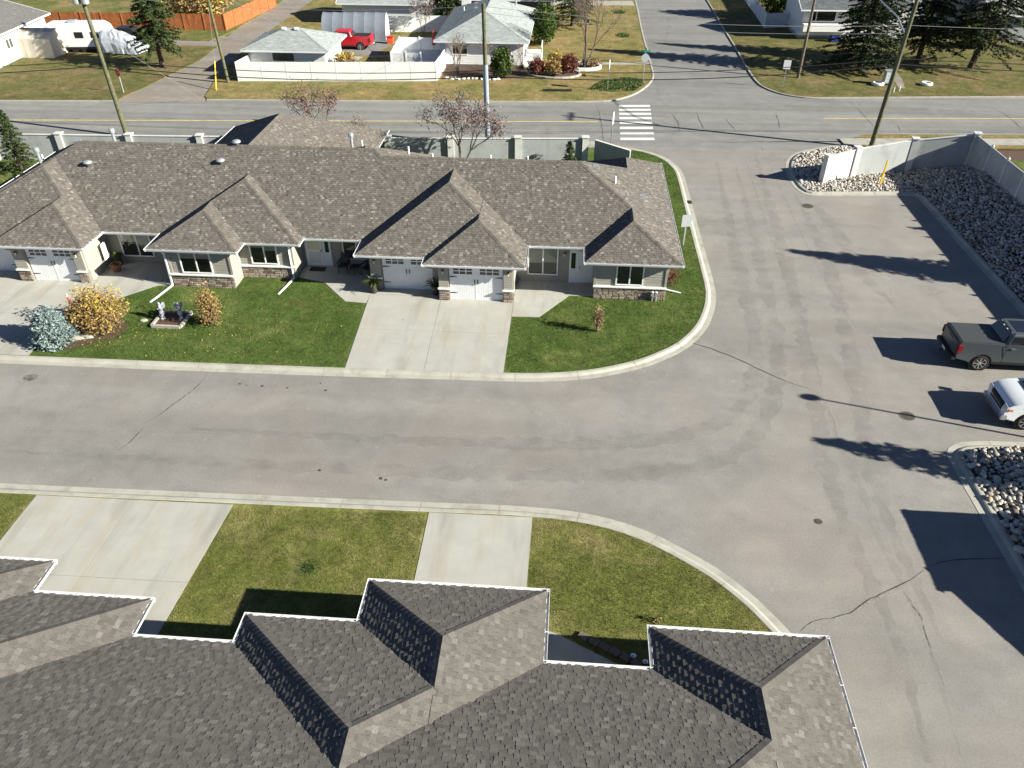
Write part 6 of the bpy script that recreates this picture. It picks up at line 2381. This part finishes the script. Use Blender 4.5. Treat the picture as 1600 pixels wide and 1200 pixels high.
for s in (-.6, .6):
    MB().cbox((2.12, s, .78), (.08, .3, .14)).build('tail_light', MAT['taillight'], t)

# ================================================================ TREES AND SHRUBS
spruce('spruce_tree', 'tall dark spruce nearest the white corner house, leftmost of the three at the right', (28.9, 84.6, .08), 14.0, 4.3, 31, 'needle_dark', .09, 1.5, cat='spruce tree', leafsize=.19)
spruce('spruce_tree', 'middle dark spruce just behind the lamp pole at the right', (35.9, 88.4, .08), 13.5, 3.9, 32, 'needle_dark', .17, 1.4, leafsize=.19)
spruce('spruce_tree', 'leaning spruce with a bare lower trunk at the far right', (40.4, 86.3, .08), 13.5, 5.0, 33, 'needle_dark', .2, 1.2, lean=(1.6, .0), leafsize=.19)
spruce('spruce_tree', 'tall green spruce on the grass island between lane and upper left yard', (-41.9, 81.0, .08), 11.5, 3.1, 34, 'needle', .18, 1.4, leafsize=.2)
spruce('spruce_tree', 'small green spruce behind the left end of the townhouse row', (-39.6, 52.3, .05), 4.4, 1.5, 35, 'needle', .12, 1.3, leafsize=.13)
spruce('spruce_tree', 'small green spruce against the precast wall behind the townhouse roof', (.1, 55.5, .05), 2.1, .8, 36, 'needle', .05, 1.3, leafsize=.12)
spruce('spruce_tree', 'broad dark spruce beside the brown house on the dry lawn', (-.2, 103.0, .08), 10.5, 3.3, 37, 'needle', .12, 1.0, leafsize=.19, power=.6)
spruce('spruce_tree', 'dense dark spruce behind the bungalow roof at the top edge', (-15.2, 103.4, .08), 8.0, 2.8, 38, 'needle', .05, 1.1, leafsize=.19, power=.55)
# conifers beyond the right edge that throw the long shadows over the lot
spruce('spruce_tree', 'spruce behind the tall side fence whose pointed shadow crosses the parking area', (31.6, 38.85, .5), 8.8, 2.7, 39, 'needle_dark', .08, 1.6, leafsize=.17)
spruce('spruce_tree', 'spruce in the lower rock bed shading the stones and the lot', (22.9, 22.75, .2), 5.9, 2.0, 40, 'needle_dark', .08, 1.5, leafsize=.15)
spruce('spruce_tree', 'young spruce behind the tall side fence near the grey pickup', (30.2, 45.2, .5), 3.8, 1.0, 42, 'needle_dark', .1, 1.2, leafsize=.14)
needle_bush('blue_spruce_shrub', 'dense blue-green dwarf spruce at the corner of the left driveway', (-24.8, 30.6, .09), .86, 1.75, 41, 'needle_blue', 9000)

shrub('autumn_shrub', 'large golden yellow shrub beside the blue spruce', (-23.2, 32.0, .09), (1.38, 1.2, 1.12), 51, 'leaf_yellow', 5200, .06, stems=26, hollow=.1, jit=.1, bark='bark_grey')
shrub('autumn_shrub', 'upright orange-yellow shrub right of the statue planter', (-17.75, 32.75, .09), (.60, .58, 1.02), 52, 'leaf_orange', 2300, .052, stems=18, hollow=.1, jit=.09, bark='bark_grey')
shrub('bare_shrub', 'thin tan shrub alone on the right front lawn', (1.82, 33.5, .09), (.35, .35, .78), 53, 'leaf_tan', 520, .05, stems=16, hollow=.1, bark='bark_grey')
shrub('bare_shrub', 'low reddish bare shrub against the right gable wall', (5.95, 38.7, .09), (.55, .5, .55), 54, 'leaf_red', 480, .05, stems=14, hollow=.1, bark='bark_grey')
tree('ornamental_tree', 'purple leaved tree at the precast wall in front of the sleeved pole', (-7.6, 54.6, .05), 6.8, 61, 'leaf_purple', 4200, .07, 5, 3, cluster=.30, spread=.29, first=.26, r0=.08)
tree('ornamental_tree', 'reddish upright tree showing over the townhouse ridge', (-18.9, 57.8, .05), 6.6, 62, 'bare_tan', 2000, .07, 4, 4, cluster=.28, spread=.2, first=.26, r0=.06)
tree('ornamental_tree', 'thin leafy tree top showing beside the rear hip roof', (-15.6, 57.2, .05), 4.0, 69, 'bare_tan', 200, .07, 4, 2, cluster=.28, spread=.4, first=.26, r0=.05)
tree('bare_tree', 'tall bare grey tree growing from the white stone ring', (1.2, 83.5, .08), 8.8, 63, 'bare_tan', 420, .08, 5, 4, cluster=.3, spread=.22, first=.26, r0=.10)
tree('bare_tree', 'bare bushy tree before the bungalow beside the vinyl fence end', (-11.4, 80.4, .08), 5.0, 64, 'leaf_purple', 60, .07, 5, 3, cluster=.2, spread=.42, first=.25, r0=.07)
tree('bare_tree', 'bare small tree right of the dark green bush by the bungalow', (-5.2, 80.9, .08), 3.8, 65, 'leaf_tan', 40, .07, 4, 3, cluster=.2, spread=.42, first=.25, r0=.05)
tree('bare_tree', 'bare slim tree between vinyl fence and sleeved pole', (-8.6, 80.8, .08), 4.4, 66, 'leaf_tan', 40, .07, 4, 3, cluster=.2, spread=.35, first=.25, r0=.05)
tree('ornamental_tree', 'young purple leaved tree in the backyard before the white fence', (-17.6, 97.0, .08), 5.0, 67, 'leaf_purple', 700, .11, 4, 2, cluster=.28, spread=.3, first=.25, r0=.06)
shrub('evergreen_shrub', 'dark green bushy evergreen in front of the bungalow', (-6.9, 79.2, .08), (1.05, .95, 1.45), 71, 'leaf_green', 2200, .13)
shrub('autumn_shrub', 'dark red rounded shrub left in the kerbed corner bed', (-3.4, 80.7, .08), (.95, .85, .75), 72, 'leaf_red', 1300, .11)
shrub('autumn_shrub', 'bright yellow shrub standing among the red ones in the corner bed', (-1.6, 82.1, .08), (.85, .8, 1.0), 73, 'leaf_yellow', 1200, .11)
shrub('autumn_shrub', 'orange-brown shrub at the front of the corner bed', (-1.9, 80.6, .08), (.85, .75, .75), 74, 'leaf_orange', 1100, .11)
shrub('autumn_shrub', 'dark red shrub right of the yellow one in the corner bed', (-.3, 81.9, .08), (.85, .8, .85), 75, 'leaf_red', 1200, .11)
shrub('autumn_shrub', 'golden shrub beside the white garage corner', (-22.6, 80.4, .08), (1.15, 1.0, .95), 76, 'leaf_yellow', 1800, .11)
shrub('evergreen_shrub', 'low dark juniper behind the vinyl fence by the garage', (-25.9, 78.3, .08), (1.2, .7, .65), 77, 'leaf_green', 1200, .11)
shrub('evergreen_shrub', 'tall narrow dark shrub against the bungalow side', (-3.4, 93.6, .08), (1.5, 1.8, 2.1), 78, 'leaf_green', 2400, .16)
shrub('juniper', 'low dark juniper in the white stone ring', (-.2, 83.9, .08), (.9, .7, .5), 79, 'leaf_green', 700, .10)
shrub('dry_shrub', 'low dry perennial clump in the white stone ring', (2.0, 83.9, .08), (1.0, .7, .55), 80, 'leaf_tan', 700, .09)
shrub('evergreen_shrub', 'round lime green tree behind the picket fence', (25.8, 109.4, .05), (2.5, 2.4, 3.5), 81, 'leaf_lime', 5000, .2)
shrub('autumn_shrub', 'big golden tree showing above the cedar fence', (-47.0, 103.0, .05), (4.2, 3.0, 2.6), 82, 'leaf_yellow', 5000, .2)
shrub('evergreen_shrub', 'yellow-green bush at the left image edge beside the canopy', (-61.5, 82.0, .05), (1.4, 1.2, 1.2), 83, 'leaf_lime', 1200, .14)
shrub('evergreen_shrub', 'loose green bush under the leaning spruce at the right', (44.5, 95.5, .05), (2.0, 1.5, 1.2), 84, 'leaf_lime', 1500, .18)
# garden bed edgings
def stone_ring(label, c, rx, ry, n, h, mat='paving', rot=0.0, soil=True):
    t = thing('garden_edging', label, 'edging', (c[0], c[1], .08), rot)
    MB().lathe([(1, 0), (1, .03)], 20, (0, 0, 0), .5, Matrix.Diagonal((rx, ry, 1, 1))).build('soil', MAT['earth'], t)
    for k in range(n):
        a = 2 * math.pi * k / n
        b = 2 * math.pi * (k + 1) / n
        MB().beam((rx * math.cos(a), ry * math.sin(a), h / 2), (rx * math.cos(b) * .99 + rx * .0, ry * math.sin(b), h / 2 + random.uniform(-.02, .02)), .22, h).build('edging_block', MAT[mat], t)
    return t


stone_ring('white stone ring around the bare grey tree on the corner lawn', (1.0, 83.8), 1.9, 1.25, 18, .28, 'tyre_white')
stone_ring('pale kerbed ring around the red and yellow shrubs', (-1.75, 81.2), 2.6, 1.7, 20, .16, 'paving')
# foundation strip with white stones by the bungalow
t = thing('garden_edging', 'row of loose white stones along the bungalow foundation bed', 'edging', (-12.2, 78.6, .08))
for k in range(13):
    MB().blob((k * .42 + random.uniform(-.1, .1), random.uniform(-.15, .15), .08), (random.uniform(.12, .24), .15, .12), 7, 5, .15).build('stone', MAT['tyre_white'], t)
struct(MB().prism([(-12.8, 78.4), (-4.5, 79.4), (-4.8, 83), (-12.8, 83)], 0, .098).build('planting_bed', MAT['earth']))
struct(MB().sheet([(-24.9, 30.0), (-23.9, 29.9), (-22.0, 31.2), (-21.9, 32.3), (-23.5, 33.6), (-25.2, 33.4), (-25.6, 31)], .094).build('planting_bed', MAT['earth']))
for c, w_ in (((-23.9, 30.9), .4), ((-23.5, 31.05), .35)):
    o = MB().blob((c[0], c[1], .13), (w_, .16, .09), 8, 5, .12).build('garden_rock', MAT['paving'])
    tag(o, 'flat pale garden rock at the foot of the ' + ('blue spruce' if w_ == .4 else 'yellow shrub'), 'rock')

# statue planter on the front lawn
t = thing('raised_planter', 'square pale edged planter bed with dark mulch on the front lawn', 'planter', (-19.92, 32.95, .09))
for a, b in (((-.78, -.72), (.70, -.72)), ((.70, -.72), (.70, .72)), ((.70, .72), (-.78, .72)), ((-.78, .72), (-.78, -.72))):
    MB().beam((a[0], a[1], .07), (b[0], b[1], .07), .13, .15).build('timber_edge', MAT['paving'], t)
MB().box(-.72, -.66, 0, .64, .66, .06).build('mulch', MAT['earth'], t)
for k, (x, y, sx, lab) in enumerate(((-20.45, 33.0, .0, 'white cast angel statue at the left end of the planter bed'), (-19.5, 33.05, .3, 'white cast angel statue at the right end of the planter bed'))):
    t = thing('garden_statue', lab, 'statue', (x, y, .15), sx)
    t.scale = (.82, .82, .82)
    MB().lathe([(.15, 0), (.15, .06), (.10, .1), (.10, .28), (.15, .32), (.15, .36)], 10).build('plinth', MAT['statue'], t)
    b = MB()
    b.lathe([(.13, .36), (.15, .45), (.11, .62), (.09, .74), (.13, .86), (.10, .95), (.045, 1.0)], 12)
    b.blob((0, -.01, 1.08), (.075, .08, .095), 10, 8)
    for s in (-1, 1):
        b.tube([(s * .11, 0, .90), (s * .17, -.06, .76), (s * .06, -.14, .74)], [.04, .035, .03], 7)
    b.build('figure', MAT['statue'], t, smooth=True)
    for s in (-1, 1):
        w2 = MB()
        vs = [(s * .04, .09, .92), (s * .16, .13, 1.12), (s * .27, .15, 1.05), (s * .26, .15, .82), (s * .16, .13, .62), (s * .05, .09, .66)]
        vs += [(x_, y_ + .035, z_) for x_, y_, z_ in vs]
        w2.add(vs, [tuple(range(6)), tuple(range(11, 5, -1))] + [(i, 6 + i, 6 + (i + 1) % 6, (i + 1) % 6) for i in range(6)])
        w2.build('wing', MAT['statue'], t)
o = MB().blob((-21.4, 32.8, .12), (.22, .16, .06), 9, 5, .1).build('garden_rock', MAT['paving'])
tag(o, 'small flat grey rock on the lawn left of the statue planter', 'rock')

# porch things: pots, chairs, mat, cooler
def potted(label, loc, r, h, mat, seed, leaf='leaf_lime', spiky=True, size=.5):
    t = thing('potted_plant', label, 'potted plant', loc)
    MB().lathe([(r * .7, 0), (r, h * .9), (r * 1.08, h * .9), (r * 1.08, h), (r * .9, h), (r * .88, h * .85)], 14).build('pot', MAT[mat], t)
    rng = np.random.default_rng(seed)
    mb = MB()
    for k in range(46):
        a = rng.uniform(0, 6.28)
        L = size * rng.uniform(.5, 1.1)
        e = rng.uniform(.2, 1.2)
        p0 = Vector((.03 * math.cos(a), .03 * math.sin(a), h * .9))
        p1 = p0 + Vector((math.cos(a) * math.cos(e), math.sin(a) * math.cos(e), math.sin(e))) * L * .6
        p2 = p1 + Vector((math.cos(a), math.sin(a), -.35 + .3 * e)) * L * .45
        s = Vector((-math.sin(a), math.cos(a), 0)) * .022
        mb.add([p0 - s * .5, p0 + s * .5, p1 + s, p1 - s, p2], [(0, 1, 2, 3), (3, 2, 4)], float(rng.uniform(0, 1)))
    mb.build('foliage', MAT[leaf], t)
    return t


potted('yellow-green spiky plant in a tall dark pot left of the middle garage door', (-10.2, 36.55, .1), .22, .55, 'blackpot', 1, size=.75)
potted('green spiky plant in a dark pot beside the pier between two garage doors', (-6.85, 36.62, .1), .22, .55, 'blackpot', 2, 'leaf_green', size=.75)
potted('round terracotta pot with a clipped plant on the left entry pad', (-25.35, 37.95, .1), .30, .42, 'terracotta', 3, 'leaf_green', size=.3)
potted('green container plant in the shade by the left house corner', (-25.6, 38.7, .1), .26, .6, 'blackpot', 4, 'leaf_green', size=.4)
t = thing('door_mat', 'dark door mat in front of the middle entry door', 'mat', (-14.0, 38.95, .1))
MB().box(-.45, -.25, 0, .45, .25, .02).build('mat', MAT['mat'], t)
t = thing('planter_box', 'black upright planter box by the left entry door', 'planter box', (-21.75, 38.2, .1))
MB().box(-.2, -.3, 0, .2, .3, .75).build('box', MAT['blackpot'], t, bevel=.02)
MB().box(-.23, -.33, .75, .23, .33, .80).build('rim', MAT['black'], t)


def patio_chair(label, loc, rz, mat='blackpot', lounge=False):
    t = thing('patio_chair', label, 'chair', loc, rz)
    for k in range(6):
        MB().box(-.26, -.28 + k * .095, .40, .26, -.28 + k * .095 + .08, .43).build('seat_slat', MAT[mat], t)
    for k in range(6):
        x = -.25 + k * .088
        MB().beam((x + .03, .27, .42), (x + .03, .48 if not lounge else .75, 1.02), .07, .02).build('back_slat', MAT[mat], t)
    for sx in (-.27, .27):
        for sy in (-.25, .27):
            MB().tube([(sx, sy, 0), (sx, sy, .62 if sy < 0 else .55)], .02, 6).build('leg', MAT['black'], t)
        MB().box(sx - .04, -.30, .62, sx + .04, .32, .65).build('armrest', MAT['black'], t)
    return t


patio_chair('high backed dark patio chair beside the middle entry door', (-12.4, 38.8, .1), .0, lounge=True)
patio_chair('dark patio chair under the middle porch window', (-11.0, 38.6, .1), -.4)
t = thing('side_table', 'small black wire side table between the two patio chairs', 'table', (-11.65, 38.5, .1))
MB().lathe([(.26, .52), (.26, .55)], 14).build('table_top', MAT['black'], t)
for k in range(3):
    a = k * 2.09
    MB().tube([(.05 * math.cos(a), .05 * math.sin(a), .52), (.2 * math.cos(a), .2 * math.sin(a), 0)], .015, 5).build('leg', MAT['black'], t)
t = thing('folding_table', 'white folded table leaning at the left porch wall beside the terracotta pot', 'table', (-25.95, 38.2, .9), .1)
MB().box(0, -.22, -.2, .08, .25, .75).build('top', MAT['trim'], t, bevel=.02)
for k in range(3):
    MB().box(.08, -.15 + k * .13, -.1, .1, -.08 + k * .13, .05).build('slot', MAT['galv'], t)
t = thing('traffic_cone', 'orange reflective stake leaning at the driveway edge by the yellow shrub', 'marker', (-25.2, 33.2, .1))
MB().tube([(0, 0, 0), (-.22, .1, .95)], .06, 8).build('stake', MAT['orange'], t)
MB().tube([(-.22, .1, .95), (-.26, .12, 1.1)], .05, 8).build('tip', MAT['plate'], t)
t = thing('garden_lights', 'pair of small round solar lights in the shaded bed by the near roof', 'garden light', (1.45, 13.55, .09))
bpy.data.objects.remove(t)
for k, (px, py, lab) in enumerate(((989.5, 1024.5, 'small round silver garden light left of the near right hip roof'), (1008.5, 1034, 'small round silver garden light tucked under the near right gutter corner'))):
    c = G(px, py, .35)
    t = thing('garden_light', lab, 'garden light', (c.x, c.y, .09))
    MB().tube([(0, 0, -.05), (0, 0, .22)], .015, 6).build('stake', MAT['darkmetal'], t)
    MB().lathe([(.05, .18), (.085, .24), (.085, .27), (.05, .29), (.01, .30)], 14).build('cap', MAT['chrome'], t)
for k in range(6):
    a = Vector((1.15, 15.32)) + Vector((.89, -.46)) * k * .36
    o = MB().cbox((a.x, a.y, .13), (.33, .24, .12), -.6 + random.uniform(-.08, .08)).build('edging_block', MAT['brick_edge'])
    if k == 0:
        row = thing('garden_edging', 'row of brown edging blocks along the shaded walkway', 'edging', (0, 0, 0))
    o.parent = row
# dry wilted clump on the near right lawn
shrub('dry_shrub', 'small dry brown clump on the near right lawn', (3.52, 16.05, .09), (.15, .13, .08), 91, 'leaf_tan', 60, .035, stems=4)
shrub('dry_shrub', 'tiny dark weed left of the dry clump on the near right lawn', (3.1, 16.2, .09), (.07, .07, .06), 92, 'leaf_green', 40, .03, stems=3)
# fallen dark bench beam on the verge
t = thing('timber_beam', 'dark timber lying on the dry verge near the corner', 'timber', (-1.3, 75.3, .09), .05)
MB().box(-1.35, -.12, 0, 1.35, .12, .16).build('timber', MAT['black'], t)

# neighbouring townhouse beyond the right edge (casts the block of shade on the road)
t = thing('townhouse', 'neighbouring townhouse end beyond the right edge shading the road', 'house', (0, 0, 0))
roof(t, [(17.95, 24.0, 16.9, 20.65, 'full', .46)], .46, ZE, MAT['shingle_near'], expo=.2, wlo=.3, whi=.6, seed=77)
MB().prism([(18.5, 17.4), (23.5, 17.4), (23.5, 20.1), (18.5, 20.1)], -.1, ZE - .1).build('wall', MAT['siding'], t)
t = thing('townhouse', 'angled neighbouring townhouse wing just outside the lower right corner', 'house', (17.85, 17.85, 0), math.radians(28.5))
roof(t, [(0, 16, -13, 0, 'full', .46)], .46, ZE - .012, MAT['shingle_near'], expo=.2, wlo=.3, whi=.6, seed=78)
MB().prism([(.55, -12.4), (15.4, -12.4), (15.4, -.55), (.55, -.55)], -.1, ZE - .11).build('wall', MAT['siding'], t)

# fallen leaves on the lawns and driveway edges
rng = np.random.default_rng(77)
LP = []
for c, sp, m in (((-22.6, 31.2), (1.6, .9), 260), ((-16.9, 32.3), (1.3, .8), 160), ((-18, 31), (5, 1.5), 160), ((2, 32), (4, 2), 60)):
    q = np.column_stack([rng.normal(c[0], sp[0], m), rng.normal(c[1], sp[1], m), np.full(m, .135)])
    if abs(c[1] - 27.9) < .1:
        q[:, 2] = .015
    LP.append(q)
LP = np.concatenate(LP)
k = (LP[:, 1] > 29.6) | (LP[:, 1] < 20.2) | (LP[:, 2] < .1)
LP = LP[k]
V = leaf_quads(LP, .035, rng, .85, .6)
stuff(quad_mesh('fallen_leaves', V, rng.uniform(0, 1, len(LP)), MAT['leaf_yellow']))
